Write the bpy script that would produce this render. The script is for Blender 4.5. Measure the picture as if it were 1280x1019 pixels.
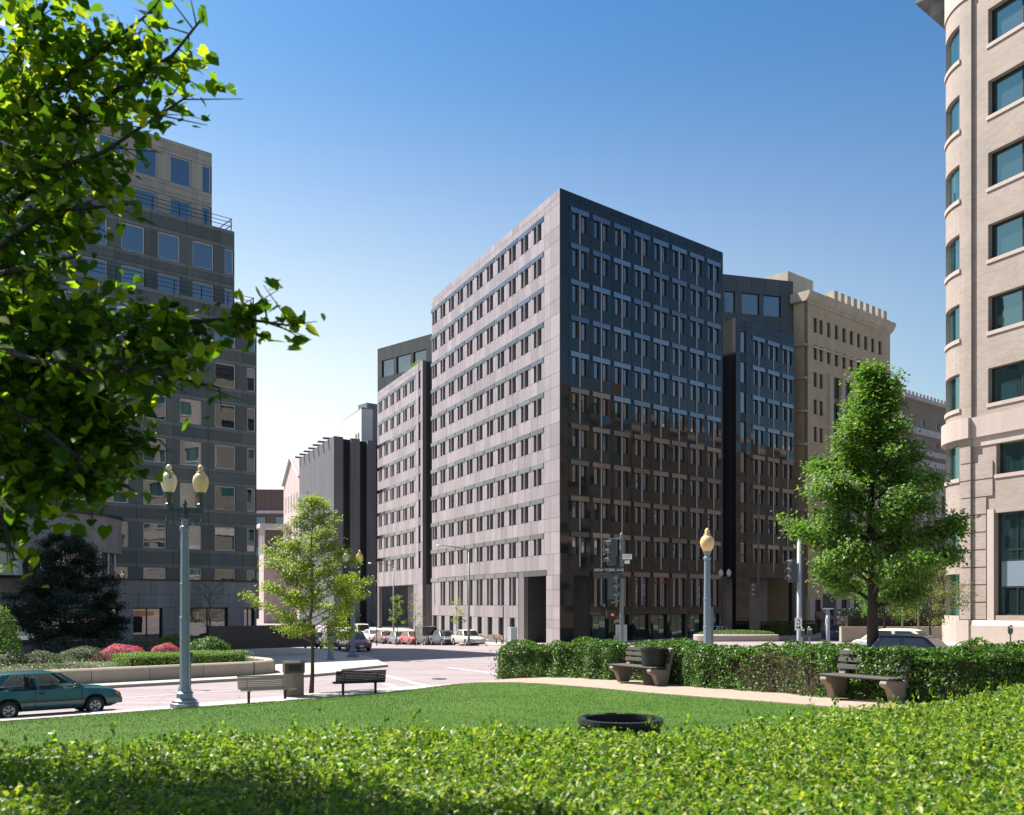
import bpy, bmesh, math, random
import numpy as np
from mathutils import Vector, Matrix
random.seed(7); RNG = np.random.default_rng(7)
for o in list(bpy.data.objects): bpy.data.objects.remove(o)
SC = bpy.context.scene; COL = SC.collection
# ---------------------------------------------------------------- camera, sky, sun, exposure
F = 1180.0; CX = 640.0; HY = 755.0; HC = 3.5          # focal length (px), principal column, horizon row, eye height
cam = bpy.data.cameras.new('camera'); co = bpy.data.objects.new('camera', cam); COL.objects.link(co)
co.location = (0, 0, HC); co.rotation_euler = (math.pi/2, 0, 0)
cam.sensor_width = 36; cam.lens = F/1280*36; cam.shift_y = (HY-509.5)/1280; cam.clip_start = .1; cam.clip_end = 6000
cam.dof.use_dof = True; cam.dof.focus_distance = 45; cam.dof.aperture_fstop = 4.0
SC.camera = co
SUN_AZ = Vector((-.857, .514)); SUN_EL = math.radians(53.5)
w = bpy.data.worlds.new('World'); SC.world = w; w.use_nodes = True
nt = w.node_tree; bg = nt.nodes['Background']
sky = nt.nodes.new('ShaderNodeTexSky'); sky.sky_type = 'NISHITA'; sky.sun_disc = False
sky.sun_elevation = SUN_EL; sky.sun_rotation = math.radians(360-59); sky.altitude = 50
sky.air_density = 1.15; sky.dust_density = 2.0; sky.ozone_density = 3.0
def wn(t, **kw):
    n = nt.nodes.new(t)
    for a, b in kw.items(): setattr(n, a, b)
    return n
tc = wn('ShaderNodeTexCoord'); sep = wn('ShaderNodeSeparateXYZ'); nt.links.new(tc.outputs['Generated'], sep.inputs[0])
zr_ = wn('ShaderNodeValToRGB'); nt.links.new(sep.outputs[2], zr_.inputs[0])          # deeper blue aloft, at every azimuth
for e, (p_, c_) in zip([zr_.color_ramp.elements[0], zr_.color_ramp.elements[1], zr_.color_ramp.elements.new(.5)], ((0, (.80, 1, 1.0)), (.25, (.70, 1.0, 1)), (.6, (.33, .70, 1.0)))): e.position = p_; e.color = (*c_, 1)
tint = wn('ShaderNodeMix', data_type='RGBA', blend_type='MULTIPLY'); tint.inputs[0].default_value = 1
nt.links.new(sky.outputs[0], tint.inputs[6]); nt.links.new(zr_.outputs[0], tint.inputs[7])
dt = wn('ShaderNodeVectorMath', operation='DOT_PRODUCT'); nt.links.new(tc.outputs['Generated'], dt.inputs[0]); dt.inputs[1].default_value = (SUN_AZ.x, SUN_AZ.y, 0)
mr = wn('ShaderNodeMapRange'); nt.links.new(dt.outputs['Value'], mr.inputs[0]); mr.inputs[1].default_value = -.05; mr.inputs[2].default_value = .72; mr.inputs[3].default_value = .10; mr.inputs[4].default_value = 1
hz = wn('ShaderNodeMapRange', interpolation_type='SMOOTHSTEP'); nt.links.new(sep.outputs[2], hz.inputs[0]); hz.inputs[1].default_value = .54; hz.inputs[2].default_value = -.05; hz.inputs[3].default_value = 0; hz.inputs[4].default_value = 1
hm = wn('ShaderNodeMath', operation='MULTIPLY'); nt.links.new(mr.outputs[0], hm.inputs[0]); nt.links.new(hz.outputs[0], hm.inputs[1])
hx = wn('ShaderNodeMix', data_type='RGBA'); nt.links.new(hm.outputs[0], hx.inputs[0]); nt.links.new(tint.outputs[2], hx.inputs[6]); hx.inputs[7].default_value = (9.6, 9.5, 8.0, 1)
nt.links.new(hx.outputs[2], bg.inputs[0]); bg.inputs[1].default_value = .058
sl = bpy.data.lights.new('sun', 'SUN'); sl.energy = 5.0; sl.angle = math.radians(.53); sl.color = (1, .95, .87)
so = bpy.data.objects.new('sun', sl); COL.objects.link(so)
sv = Vector((SUN_AZ.x*math.cos(SUN_EL), SUN_AZ.y*math.cos(SUN_EL), math.sin(SUN_EL)))
so.rotation_euler = sv.to_track_quat('Z', 'Y').to_euler(); so.location = (-40, 20, 60)
SC.view_settings.view_transform = 'Standard'; SC.view_settings.look = 'None'
SC.view_settings.exposure = 1.36; SC.view_settings.gamma = 1
# ---------------------------------------------------------------- helpers
def tag(o, label=None, cat=None, group=None, kind=None):
    if label: o['label'] = label
    if cat: o['category'] = cat
    if group: o['group'] = group
    if kind: o['kind'] = kind
    return o
def thing(name, loc, label, cat, group=None, rz=0):
    o = bpy.data.objects.new(name, None); COL.objects.link(o); o.location = loc; o.rotation_euler = (0, 0, rz)
    o.empty_display_size = .2
    return tag(o, label, cat, group)
class MB:
    def __init__(s): s.v = []; s.f = []; s.uv = {}
    def quad(s, a, b, c, d):
        n = len(s.v); s.v += [tuple(a), tuple(b), tuple(c), tuple(d)]; s.f.append((n, n+1, n+2, n+3)); return s
    def tri(s, a, b, c):
        n = len(s.v); s.v += [tuple(a), tuple(b), tuple(c)]; s.f.append((n, n+1, n+2)); return s
    def box(s, x0, x1, y0, y1, z0, z1):
        n = len(s.v)
        s.v += [(x0,y0,z0),(x1,y0,z0),(x1,y1,z0),(x0,y1,z0),(x0,y0,z1),(x1,y0,z1),(x1,y1,z1),(x0,y1,z1)]
        s.f += [tuple(n+i for i in q) for q in ((0,3,2,1),(4,5,6,7),(0,1,5,4),(1,2,6,5),(2,3,7,6),(3,0,4,7))]
        return s
    def cbox(s, c, d): return s.box(c[0]-d[0]/2, c[0]+d[0]/2, c[1]-d[1]/2, c[1]+d[1]/2, c[2]-d[2]/2, c[2]+d[2]/2)
    def prism(s, poly, z0, z1):                       # ccw polygon in xy
        n = len(s.v); k = len(poly)
        s.v += [(p[0], p[1], z0) for p in poly]+[(p[0], p[1], z1) for p in poly]
        s.f.append(tuple(n+k-1-i for i in range(k))); s.f.append(tuple(n+k+i for i in range(k)))
        for i in range(k):
            j = (i+1) % k; s.f.append((n+i, n+j, n+k+j, n+k+i))
        return s
    def xprism(s, poly, x0, x1):                      # polygon in (y,z) extruded along x
        n = len(s.v); k = len(poly)
        s.v += [(x0, p[0], p[1]) for p in poly]+[(x1, p[0], p[1]) for p in poly]
        s.f.append(tuple(n+k-1-i for i in range(k))); s.f.append(tuple(n+k+i for i in range(k)))
        for i in range(k):
            j = (i+1) % k; s.f.append((n+i, n+j, n+k+j, n+k+i))
        return s
    def lathe(s, prof, seg=16, c=(0,0,0), cap=True, oct_=0):      # prof list of (r,z)
        n = len(s.v)
        for r, z in prof:
            for i in range(seg):
                a = 2*math.pi*(i+oct_)/seg; s.v.append((c[0]+r*math.cos(a), c[1]+r*math.sin(a), c[2]+z))
        for j in range(len(prof)-1):
            for i in range(seg):
                k = (i+1) % seg; s.f.append((n+j*seg+i, n+j*seg+k, n+(j+1)*seg+k, n+(j+1)*seg+i))
        if cap:
            s.f.append(tuple(n+seg-1-i for i in range(seg))); m = n+(len(prof)-1)*seg; s.f.append(tuple(m+i for i in range(seg)))
        return s
    def tube(s, pts, rad, seg=6, cap=True):
        pts = [Vector(p) for p in pts]; n = len(s.v); m = len(pts)
        if not hasattr(rad, '__len__'): rad = [rad]*m
        for i, p in enumerate(pts):
            d = (pts[min(i+1, m-1)]-pts[max(i-1, 0)]).normalized()
            a = d.cross(Vector((0, 0, 1))) if abs(d.z) < .95 else d.cross(Vector((1, 0, 0)))
            a.normalize(); b = d.cross(a)
            for k in range(seg):
                t = 2*math.pi*k/seg; q = p+(a*math.cos(t)+b*math.sin(t))*rad[i]; s.v.append(tuple(q))
        for j in range(m-1):
            for i in range(seg):
                k = (i+1) % seg; s.f.append((n+j*seg+i, n+(j+1)*seg+i, n+(j+1)*seg+k, n+j*seg+k))
        if cap: s.f.append(tuple(n+i for i in range(seg))); e = n+(m-1)*seg; s.f.append(tuple(e+seg-1-i for i in range(seg)))
        return s
    def mesh(s, name='m', smooth=False):
        me = bpy.data.meshes.new(name); me.from_pydata(s.v, [], s.f); me.update()
        uv = me.uv_layers.new(name='UVMap'); co_ = s.v
        dat = np.zeros((len(me.loops), 2), np.float32)
        for p in me.polygons:
            n = p.normal
            for li, vi in zip(p.loop_indices, p.vertices):
                c = co_[vi]
                if s.uv and vi in s.uv: dat[li] = s.uv[vi]
                elif abs(n.z) > .7: dat[li] = (c[0], c[1])
                elif abs(n.x) > abs(n.y): dat[li] = (c[1], c[2])
                else: dat[li] = (c[0], c[2])
        uv.data.foreach_set('uv', dat.ravel())
        if smooth: me.polygons.foreach_set('use_smooth', [True]*len(me.polygons))
        return me
def place(name, me, mat, parent=None, loc=(0,0,0), rz=0, kind=None):
    if isinstance(me, MB): me = me.mesh(name)
    if mat and not me.materials: me.materials.append(M[mat] if isinstance(mat, str) else mat)
    o = bpy.data.objects.new(name, me); COL.objects.link(o); o.location = loc; o.rotation_euler = (0, 0, rz)
    if parent: o.parent = parent
    if kind: o['kind'] = kind
    return o
def sm(mb, name='m'): return mb.mesh(name, True)
def autosmooth(o, ang=40):
    o.data.polygons.foreach_set('use_smooth', [True]*len(o.data.polygons))
    try: o.data.set_sharp_from_angle(angle=math.radians(ang))
    except Exception: pass
    return o
def bevel(o, wdt=.01, seg=1):
    m = o.modifiers.new('bevel', 'BEVEL'); m.width = wdt; m.segments = seg; m.limit_method = 'ANGLE'; return o
def copy_tree(o, parent=None):
    c = o.copy(); COL.objects.link(c); c.parent = parent
    for ch in list(o.children): copy_tree(ch, c)
    return c
def txt(body, size, depth=.004):
    cu = bpy.data.curves.new('t', 'FONT'); cu.body = body; cu.size = size; cu.extrude = depth/2; cu.align_x = 'CENTER'; cu.align_y = 'CENTER'
    ob = bpy.data.objects.new('t', cu); COL.objects.link(ob)
    dg = bpy.context.evaluated_depsgraph_get(); me = bpy.data.meshes.new_from_object(ob.evaluated_get(dg))
    bpy.data.objects.remove(ob); bpy.data.curves.remove(cu)
    me.transform(Matrix.Rotation(math.pi/2, 4, 'X')); return me       # reads along +x, faces -y
def at(px, py, Y): return Vector(((px-CX)/F*Y, Y, HC+(HY-py)/F*Y))
def sstep(a, b, x):
    t = min(1, max(0, (x-a)/(b-a))); return t*t*(3-2*t)
L = Vector((-.415, .910)).normalized(); R = Vector((.758, .653)).normalized()
C0 = Vector((4.2, 82.6))                       # the near corner of the main office block
def gz(x, y):                                  # level of the roadway
    q = (x-C0.x)*L.x+(y-C0.y)*L.y; r = (x-C0.x)*R.x+(y-C0.y)*R.y
    z = -.034*min(90, max(0, q+3))*(1-sstep(2, 15, r))
    z += 1.1*sstep(3, 13, x-.06*(y-25))*(1-sstep(55, 92, y))
    return z
Q0 = Vector((-14.9, 28.0)); NO = Vector((-.653, .758)).normalized()
def dpark(x, y): return -((x-Q0.x)*NO.x+(y-Q0.y)*NO.y)
PD = [(-50, .13), (2.6, .13), (5, .55), (7.5, .86), (10, 1.06), (14, 1.30), (22, 1.62), (31, 1.84), (80, 2.0)]
def zpark(x, y):
    d = dpark(x, y); z = .13
    for (a, za), (b, zb) in zip(PD, PD[1:]):
        if a <= d <= b: z = za+(zb-za)*(d-a)/(b-a)
    t = (x-Q0.x)*R.x+(y-Q0.y)*R.y
    z += .2*sstep(8, 14, t)*sstep(2.6, 6, d)*(1-sstep(9, 18, d))
    return z
# ---------------------------------------------------------------- materials
M = {}
def nodes(name):
    m = bpy.data.materials.new(name); m.use_nodes = True; M[name] = m
    return m, m.node_tree, m.node_tree.nodes['Principled BSDF']
def nd(t, typ, **kw):
    n = t.nodes.new(typ)
    for k, v in kw.items(): setattr(n, k, v)
    return n
def mixc(t, a, b, fac, mode='MIX'):
    n = nd(t, 'ShaderNodeMix', data_type='RGBA', blend_type=mode)
    for i, x in ((6, a), (7, b)):
        if isinstance(x, tuple): n.inputs[i].default_value = (*x[:3], 1)
        else: t.links.new(x, n.inputs[i])
    if isinstance(fac, (int, float)): n.inputs[0].default_value = fac
    else: t.links.new(fac, n.inputs[0])
    return n.outputs[2]
def mth(t, op, a, b=0., clamp=False):
    n = nd(t, 'ShaderNodeMath', operation=op, use_clamp=clamp)
    for i, x in ((0, a), (1, b)):
        if isinstance(x, (int, float)): n.inputs[i].default_value = x
        else: t.links.new(x, n.inputs[i])
    return n.outputs[0]
def coords(t, world=False, scale=(1,1,1)):
    if world: src = nd(t, 'ShaderNodeNewGeometry').outputs['Position']
    else: src = nd(t, 'ShaderNodeTexCoord').outputs['Object']
    mp = nd(t, 'ShaderNodeMapping'); mp.inputs['Scale'].default_value = scale; t.links.new(src, mp.inputs[0]); return mp.outputs[0]
def noise(t, vec, scale, detail=4, rough=.6):
    n = nd(t, 'ShaderNodeTexNoise'); n.inputs['Scale'].default_value = scale; n.inputs['Detail'].default_value = detail; n.inputs['Roughness'].default_value = rough
    t.links.new(vec, n.inputs['Vector']); return n.outputs['Fac']
def ramp(t, fac, stops):
    r = nd(t, 'ShaderNodeValToRGB'); el = r.color_ramp.elements
    while len(el) < len(stops): el.new(.5)
    for e, (p, c) in zip(el, stops): e.position = p; e.color = (*c, 1)
    t.links.new(fac, r.inputs[0]); return r.outputs[0]
def rnd(t):                                     # one random number per separate piece
    g = nd(t, 'ShaderNodeNewGeometry').outputs['Random Per Island']; o = nd(t, 'ShaderNodeObjectInfo').outputs['Random']
    return mth(t, 'FRACT', mth(t, 'ADD', g, o))
def k(c, f): return tuple(min(1, x*f) for x in c)
def pm(name, col, rough=.6, var=.15, scale=3., grain=0., gscale=60., spec=.5, metal=0., bump=0., bscale=40., piece=0., coat=0., streak=0.):
    m, t, b = nodes(name); v = coords(t, True)
    c = mixc(t, k(col, 1-var), k(col, 1+var), noise(t, v, scale, 5))
    if grain: c = mixc(t, c, ramp(t, noise(t, v, gscale, 2, .7), [(.3, k((.5,.5,.5), 1-grain)), (.7, k((.5,.5,.5), 1+grain))]), 1., 'MULTIPLY'); c = mixc(t, c, (2., 2., 2.), 1., 'MULTIPLY')
    if piece:
        rr = rnd(t); c = mixc(t, c, ramp(t, rr, [(0, (1-piece,)*3), (1, (1,)*3)]), 1., 'MULTIPLY')
    if streak:
        vs = coords(t, True, (1.3, 1.3, .07)); c = mixc(t, c, ramp(t, noise(t, vs, 1.0, 5, .7), [(.35, (1-streak,)*3), (.65, (1,)*3)]), 1., 'MULTIPLY')
    t.links.new(c, b.inputs['Base Color']); b.inputs['Roughness'].default_value = rough; b.inputs['Metallic'].default_value = metal
    b.inputs['Specular IOR Level'].default_value = spec; b.inputs['Coat Weight'].default_value = coat; b.inputs['Coat Roughness'].default_value = .03
    if bump:
        bn = nd(t, 'ShaderNodeBump'); bn.inputs['Strength'].default_value = bump; bn.inputs['Distance'].default_value = .02
        t.links.new(noise(t, v, bscale, 4), bn.inputs['Height']); t.links.new(bn.outputs[0], b.inputs['Normal'])
    return m
def tilt(t, sock_list, amt):
    wn_ = nd(t, 'ShaderNodeTexWhiteNoise', noise_dimensions='1D'); t.links.new(mth(t, 'MULTIPLY', rnd(t), 977.), wn_.inputs['W'])
    sb = nd(t, 'ShaderNodeVectorMath', operation='SUBTRACT'); t.links.new(wn_.outputs['Color'], sb.inputs[0]); sb.inputs[1].default_value = (.5, .5, .5)
    sc_ = nd(t, 'ShaderNodeVectorMath', operation='SCALE'); t.links.new(sb.outputs[0], sc_.inputs[0]); sc_.inputs['Scale'].default_value = amt
    ad = nd(t, 'ShaderNodeVectorMath', operation='ADD'); t.links.new(nd(t, 'ShaderNodeNewGeometry').outputs['Normal'], ad.inputs[0]); t.links.new(sc_.outputs[0], ad.inputs[1])
    no = nd(t, 'ShaderNodeVectorMath', operation='NORMALIZE'); t.links.new(ad.outputs[0], no.inputs[0])
    for q in sock_list: t.links.new(no.outputs[0], q)
def glass(name, dark, refl=.3, tint=(1,1,1), wav=.006, blinds=None):
    m, t, b = nodes(name); v = coords(t, True)
    c = dark
    if blinds: c = mixc(t, dark, blinds, ramp(t, rnd(t), [(.62, (0,0,0)), (.98, (1,1,1))]))
    if isinstance(c, tuple): b.inputs['Base Color'].default_value = (*c, 1)
    else: t.links.new(c, b.inputs['Base Color'])
    b.inputs['Roughness'].default_value = .4; b.inputs['Specular IOR Level'].default_value = .1
    g = nd(t, 'ShaderNodeBsdfGlossy'); g.inputs['Color'].default_value = (*tint, 1); g.inputs['Roughness'].default_value = .015
    bn = nd(t, 'ShaderNodeBump'); bn.inputs['Strength'].default_value = wav; bn.inputs['Distance'].default_value = .3
    t.links.new(noise(t, v, .8, 2), bn.inputs['Height']); tilt(t, [bn.inputs['Normal']], .03); t.links.new(bn.outputs[0], g.inputs['Normal'])
    lw = nd(t, 'ShaderNodeFresnel'); lw.inputs[0].default_value = 1.5
    fac = mth(t, 'ADD', mth(t, 'MULTIPLY', lw.outputs[0], 1-refl), refl, True)
    mx = nd(t, 'ShaderNodeMixShader'); t.links.new(fac, mx.inputs[0]); t.links.new(b.outputs[0], mx.inputs[1]); t.links.new(g.outputs[0], mx.inputs[2])
    t.links.new(mx.outputs[0], t.nodes['Material Output'].inputs[0]); return m
def leafmat(name, stops, trans=.45, rough=.4, spec=.4, tcol=(1.4, 1.5, .5)):
    m, t, b = nodes(name)
    c = ramp(t, rnd(t), stops); t.links.new(c, b.inputs['Base Color']); b.inputs['Roughness'].default_value = rough; b.inputs['Specular IOR Level'].default_value = spec
    tr = nd(t, 'ShaderNodeBsdfTranslucent'); t.links.new(mixc(t, c, tcol, 1., 'MULTIPLY'), tr.inputs[0])
    mx = nd(t, 'ShaderNodeMixShader'); mx.inputs[0].default_value = trans
    t.links.new(b.outputs[0], mx.inputs[1]); t.links.new(tr.outputs[0], mx.inputs[2]); t.links.new(mx.outputs[0], t.nodes['Material Output'].inputs[0]); return m
def brickmat(name, c1, c2, mortar, bw=.30, bh=.10, rough=.8, mort=.012):
    m, t, b = nodes(name); uv = nd(t, 'ShaderNodeUVMap').outputs[0]
    br = nd(t, 'ShaderNodeTexBrick'); br.inputs['Color1'].default_value = (*c1, 1); br.inputs['Color2'].default_value = (*c2, 1); br.inputs['Mortar'].default_value = (*mortar, 1)
    br.inputs['Scale'].default_value = 1; br.inputs['Mortar Size'].default_value = mort; br.inputs['Brick Width'].default_value = bw; br.inputs['Row Height'].default_value = bh; br.inputs['Bias'].default_value = 0
    t.links.new(uv, br.inputs['Vector']); v = coords(t, True)
    c = mixc(t, br.outputs[0], ramp(t, noise(t, v, .7, 5), [(.3, (.82,.82,.82)), (.7, (1,1,1))]), 1., 'MULTIPLY')
    t.links.new(c, b.inputs['Base Color']); b.inputs['Roughness'].default_value = rough
    bn = nd(t, 'ShaderNodeBump'); bn.inputs['Strength'].default_value = .6; bn.inputs['Distance'].default_value = .012; bn.invert = True
    t.links.new(br.outputs['Fac'], bn.inputs['Height']); t.links.new(bn.outputs[0], b.inputs['Normal']); return m
pm('granite', (.350, .300, .318), .5, .15, .9, .25, 25, .4, piece=.26, streak=.14)          # street side: same stone as the avenue side, coloured pale as if sunlit
pm('granite_polished_shade', (.014, .020, .023), .06, .15, .5, .3, 25, .52, piece=.45)            # avenue side: same stone, mirror polish, shade put into the near-black colour
pm('granite_skylit', (.075, .075, .072), .22, .12, .5, .25, 25, .5, piece=.25)  # top floors: same stone, lighter tone put in for the sky it reflects
pm('granite_joint', (.16, .135, .14), .6)
pm('joint_dark', (.02, .018, .02), .5)
pm('granite_dark', (.05, .05, .055), .25, .15, 1., .2, 25, piece=.15)  # slot sides: their unlit darkness is put into this colour
pm('steel_pale', (.26, .28, .31), .28, .08, metal=.25)
pm('steel', (.27, .275, .30), .12, .08, 1.5, metal=1., piece=.4)
pm('fin', (.55, .55, .56), .4, .05, metal=.3)
for q_ in ('granite_polished_shade', 'steel'): tilt(M[q_].node_tree, [M[q_].node_tree.nodes['Principled BSDF'].inputs['Normal']], .05)
pm('dark_metal', (.018, .02, .022), .35, .2)
glass('glass_main', (.010, .013, .016), .17, (.85, .92, 1), blinds=(.09, .09, .085))
glass('glass_green', (.008, .02, .02), .07, (.7, .95, .9), blinds=(.03, .05, .045))
glass('glass_left', (.008, .011, .014), .19, (.85, .93, 1), blinds=(.04, .045, .042))
glass('glass_right', (.008, .022, .022), .22, (.55, .85, .85), blinds=(.03, .10, .10))
glass('glass_dark', (.006, .008, .008), .15)
pm('upper_stone', (.37, .335, .27), .6, .1, .4, .12, 30, piece=.15, streak=.2)
pm('left_stone', (.112, .132, .120), .55, .12, .4, .15, 30, piece=.30, streak=.25)
pm('left_joint', (.06, .063, .06), .7)
pm('left_band', (.16, .178, .162), .6, .12, .6, .1, 30, piece=.15, streak=.2)
pm('limestone', (.29, .285, .265), .75, .12, .5, .08, 30, piece=.12, streak=.3)
pm('white_frame', (.62, .62, .60), .45, .05)
brickmat('pink_brick', (.345, .28, .24), (.29, .23, .195), (.335, .29, .255))
brickmat('tan_brick', (.58, .45, .27), (.50, .38, .22), (.52, .43, .31), .24, .085)
brickmat('gray_brick', (.30, .25, .19), (.25, .20, .155), (.28, .25, .21), .24, .085)
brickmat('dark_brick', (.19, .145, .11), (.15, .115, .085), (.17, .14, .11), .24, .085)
brickmat('red_brick', (.28, .10, .06), (.22, .075, .045), (.3, .26, .22), .24, .085)
pm('pink_stone', (.43, .35, .31), .7, .06, .8, .06, 40, piece=.08, streak=.12)
pm('cream_stone', (.52, .46, .36), .75, .1, .6, streak=.25)
pm('pale_stone', (.50, .50, .49), .75, .1, .6, streak=.25)
pm('gray_concrete', (.20, .21, .225), .8, .1, .3, .1, 20, streak=.3, piece=.12)
pm('rib_concrete', (.105, .11, .125), .8, .1, .3, .1, 20, streak=.3, piece=.1)
pm('pink_render', (.48, .37, .35), .8, .08, streak=.15)
pm('brown_stone', (.13, .095, .072), .8, .12, streak=.2)
pm('white_render', (.62, .60, .56), .8, .05, streak=.15)
pm('roof_gray', (.15, .15, .15), .9)
def asphalt():
    m, t, b = nodes('asphalt'); v = coords(t, True)
    c = mixc(t, (.250, .203, .210), (.325, .268, .275), noise(t, v, .22, 6, .65))
    c = mixc(t, c, ramp(t, noise(t, v, 28, 3, .8), [(.3, (.80,)*3), (.7, (1.,)*3)]), 1., 'MULTIPLY')
    rot = nd(t, 'ShaderNodeMapping'); rot.inputs['Rotation'].default_value = (0, 0, -math.atan2(R.y, R.x)); rot.inputs['Scale'].default_value = (.05, .9, 1); t.links.new(coords(t, True), rot.inputs[0])
    c = mixc(t, c, ramp(t, noise(t, rot.outputs[0], 1.0, 4, .6), [(.38, (.80,)*3), (.6, (1.,)*3)]), 1., 'MULTIPLY')
    vo = nd(t, 'ShaderNodeTexVoronoi', feature='DISTANCE_TO_EDGE'); vo.inputs['Scale'].default_value = .32
    wv = nd(t, 'ShaderNodeMix', data_type='VECTOR'); wv.inputs[0].default_value = .12; nz = nd(t, 'ShaderNodeTexNoise'); nz.inputs['Scale'].default_value = 1.4; nz.inputs['Detail'].default_value = 5; t.links.new(v, nz.inputs['Vector'])
    ad = nd(t, 'ShaderNodeVectorMath', operation='ADD'); t.links.new(v, ad.inputs[0]); t.links.new(nz.outputs['Color'], ad.inputs[1]); t.links.new(ad.outputs[0], vo.inputs['Vector'])
    c = mixc(t, c, ramp(t, vo.outputs['Distance'], [(.0, (.55,)*3), (.012, (1.,)*3)]), .8, 'MULTIPLY')
    c = mixc(t, c, ramp(t, noise(t, v, .9, 3, .5), [(.62, (1.,)*3), (.75, (.72,)*3)]), 1., 'MULTIPLY')
    t.links.new(c, b.inputs['Base Color']); b.inputs['Roughness'].default_value = .85; b.inputs['Specular IOR Level'].default_value = .3
asphalt()
pm('sidewalk', (.38, .34, .295), .85, .10, .5, .08, 30, .3, bump=.15, bscale=50)
pm('curb', (.38, .33, .28), .85, .15, 1.2, .1, 30)
pm('road_paint', (.46, .43, .42), .7, .18, 4.)
pm('path_dirt', (.30, .225, .18), .95, .18, 1.6, .22, 40, .2, bump=.4, bscale=30)
pm('planter_concrete', (.36, .30, .24), .85, .2, 1.4, .15, 30, bump=.2, bscale=40, piece=.12)
pm('soil', (.05, .035, .025), .95)
pm('bark', (.035, .027, .022), .9, .35, 12., bump=.8, bscale=40)
pm('bark_light', (.075, .06, .045), .9, .3, 12., bump=.6, bscale=40)
pm('lamp_paint', (.15, .195, .24), .4, .12, 3., .05, 40)
pm('lamp_dark', (.03, .045, .045), .45, .2, 6.)
pm('globe', (.66, .45, .22), .25, .05, 2., spec=.5)
pm('globe_pale', (.68, .54, .38), .25, .05, 2., spec=.5)
pm('wood_pale', (.42, .33, .23), .75, .2, 5., .2, 50, piece=.25)
pm('wood_dark', (.045, .038, .032), .7, .25, 6., .2, 50, piece=.25)
pm('concrete_bench', (.24, .195, .15), .85, .2, 4., .25, 80, bump=.3)
pm('aggregate', (.20, .165, .12), .9, .25, 18., .5, 90, bump=.8, bscale=70)
pm('brown_metal', (.06, .045, .035), .5, .15)
pm('black_slat', (.012, .012, .013), .55, .3, 8., piece=.3)
pm('signal', (.035, .05, .05), .45, .1)
pm('pole_gray', (.14, .155, .16), .45, .15)
pm('sign_white', (.70, .70, .68), .5, .05)
pm('sign_green', (.02, .11, .07), .5, .05)
pm('sign_black', (.01, .01, .01), .5)
pm('cabinet', (.30, .33, .36), .5, .06)
pm('rubber', (.015, .015, .015), .8)
pm('rim', (.42, .42, .42), .3, .1, metal=.7)
pm('lens', (.55, .55, .55), .1)
pm('lens_amber', (.55, .12, .02), .2)
pm('lens_red', (.35, .01, .01), .2)
pm('seat_cloth', (.03, .032, .035), .9)
pm('canvas', (.55, .47, .36), .8)
for nm, c in dict(teal=(.003, .062, .068), silver=(.42, .39, .34), navy=(.012, .02, .045), black=(.012, .013, .014), red=(.36, .02, .015), grey=(.10, .11, .125), wine=(.13, .02, .03), white=(.55, .54, .52), maroon=(.16, .04, .08), blue=(.02, .035, .10), plum=(.035, .02, .055), pale=(.36, .40, .46)).items():
    pm('paint_'+nm, c, .3, .03, 2., coat=.5)
glass('glass_car', (.012, .016, .018), .04)
g_, t_, b_ = nodes('glass_clear'); b_.inputs['Base Color'].default_value = (.02, .03, .03, 1); b_.inputs['Roughness'].default_value = .02; tr_ = nd(t_, 'ShaderNodeBsdfTransparent'); tr_.inputs[0].default_value = (.72, .80, .78, 1); mx_ = nd(t_, 'ShaderNodeMixShader'); mx_.inputs[0].default_value = .72
t_.links.new(b_.outputs[0], mx_.inputs[1]); t_.links.new(tr_.outputs[0], mx_.inputs[2]); t_.links.new(mx_.outputs[0], t_.nodes['Material Output'].inputs[0])
g_, t_, b_ = nodes('lamp_red'); b_.inputs['Base Color'].default_value = (.5, .02, .01, 1); b_.inputs['Emission Color'].default_value = (1, .06, .02, 1); b_.inputs['Emission Strength'].default_value = .5
g_, t_, b_ = nodes('neon'); b_.inputs['Base Color'].default_value = (.22, .03, .02, 1); b_.inputs['Emission Color'].default_value = (1, .09, .05, 1); b_.inputs['Emission Strength'].default_value = .3
leafmat('leaf_near', [(0, (.018, .048, .008)), (.45, (.042, .095, .012)), (.8, (.11, .18, .018)), (1, (.23, .26, .03))], .66, .45, .25, (2.1, 2.0, .5))
leafmat('leaf_tree', [(0, (.05, .12, .026)), (.6, (.10, .195, .04)), (1, (.20, .28, .06))], .45, .5, .3)
leafmat('leaf_young', [(0, (.10, .16, .025)), (.6, (.18, .24, .04)), (1, (.28, .31, .07))], .5, .5)
leafmat('leaf_hedge', [(0, (.10, .06, .025)), (.012, (.035, .09, .014)), (.4, (.10, .195, .025)), (.8, (.20, .285, .035)), (1, (.38, .39, .05))], .45, .42, .3)
leafmat('leaf_box', [(0, (.030, .080, .014)), (.6, (.065, .145, .022)), (1, (.13, .21, .035))], .35, .45, .35)
leafmat('leaf_dark', [(0, (.010, .022, .010)), (1, (.022, .042, .016))], .15, .5)
leafmat('leaf_gray', [(0, (.06, .085, .04)), (1, (.14, .16, .08))], .25, .6)
leafmat('leaf_yellow', [(0, (.11, .13, .03)), (1, (.22, .23, .07))], .4, .5)
leafmat('flower_pink', [(0, (.48, .05, .18)), (.7, (.64, .11, .27)), (1, (.70, .24, .36))], .3, .6)
leafmat('dry_leaf', [(0, (.07, .045, .025)), (1, (.14, .09, .05))], .2, .8)
leafmat('grass_blade', [(0, (.042, .10, .008)), (.6, (.056, .12, .009)), (1, (.082, .14, .014))], .12, .9, .02)
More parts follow.
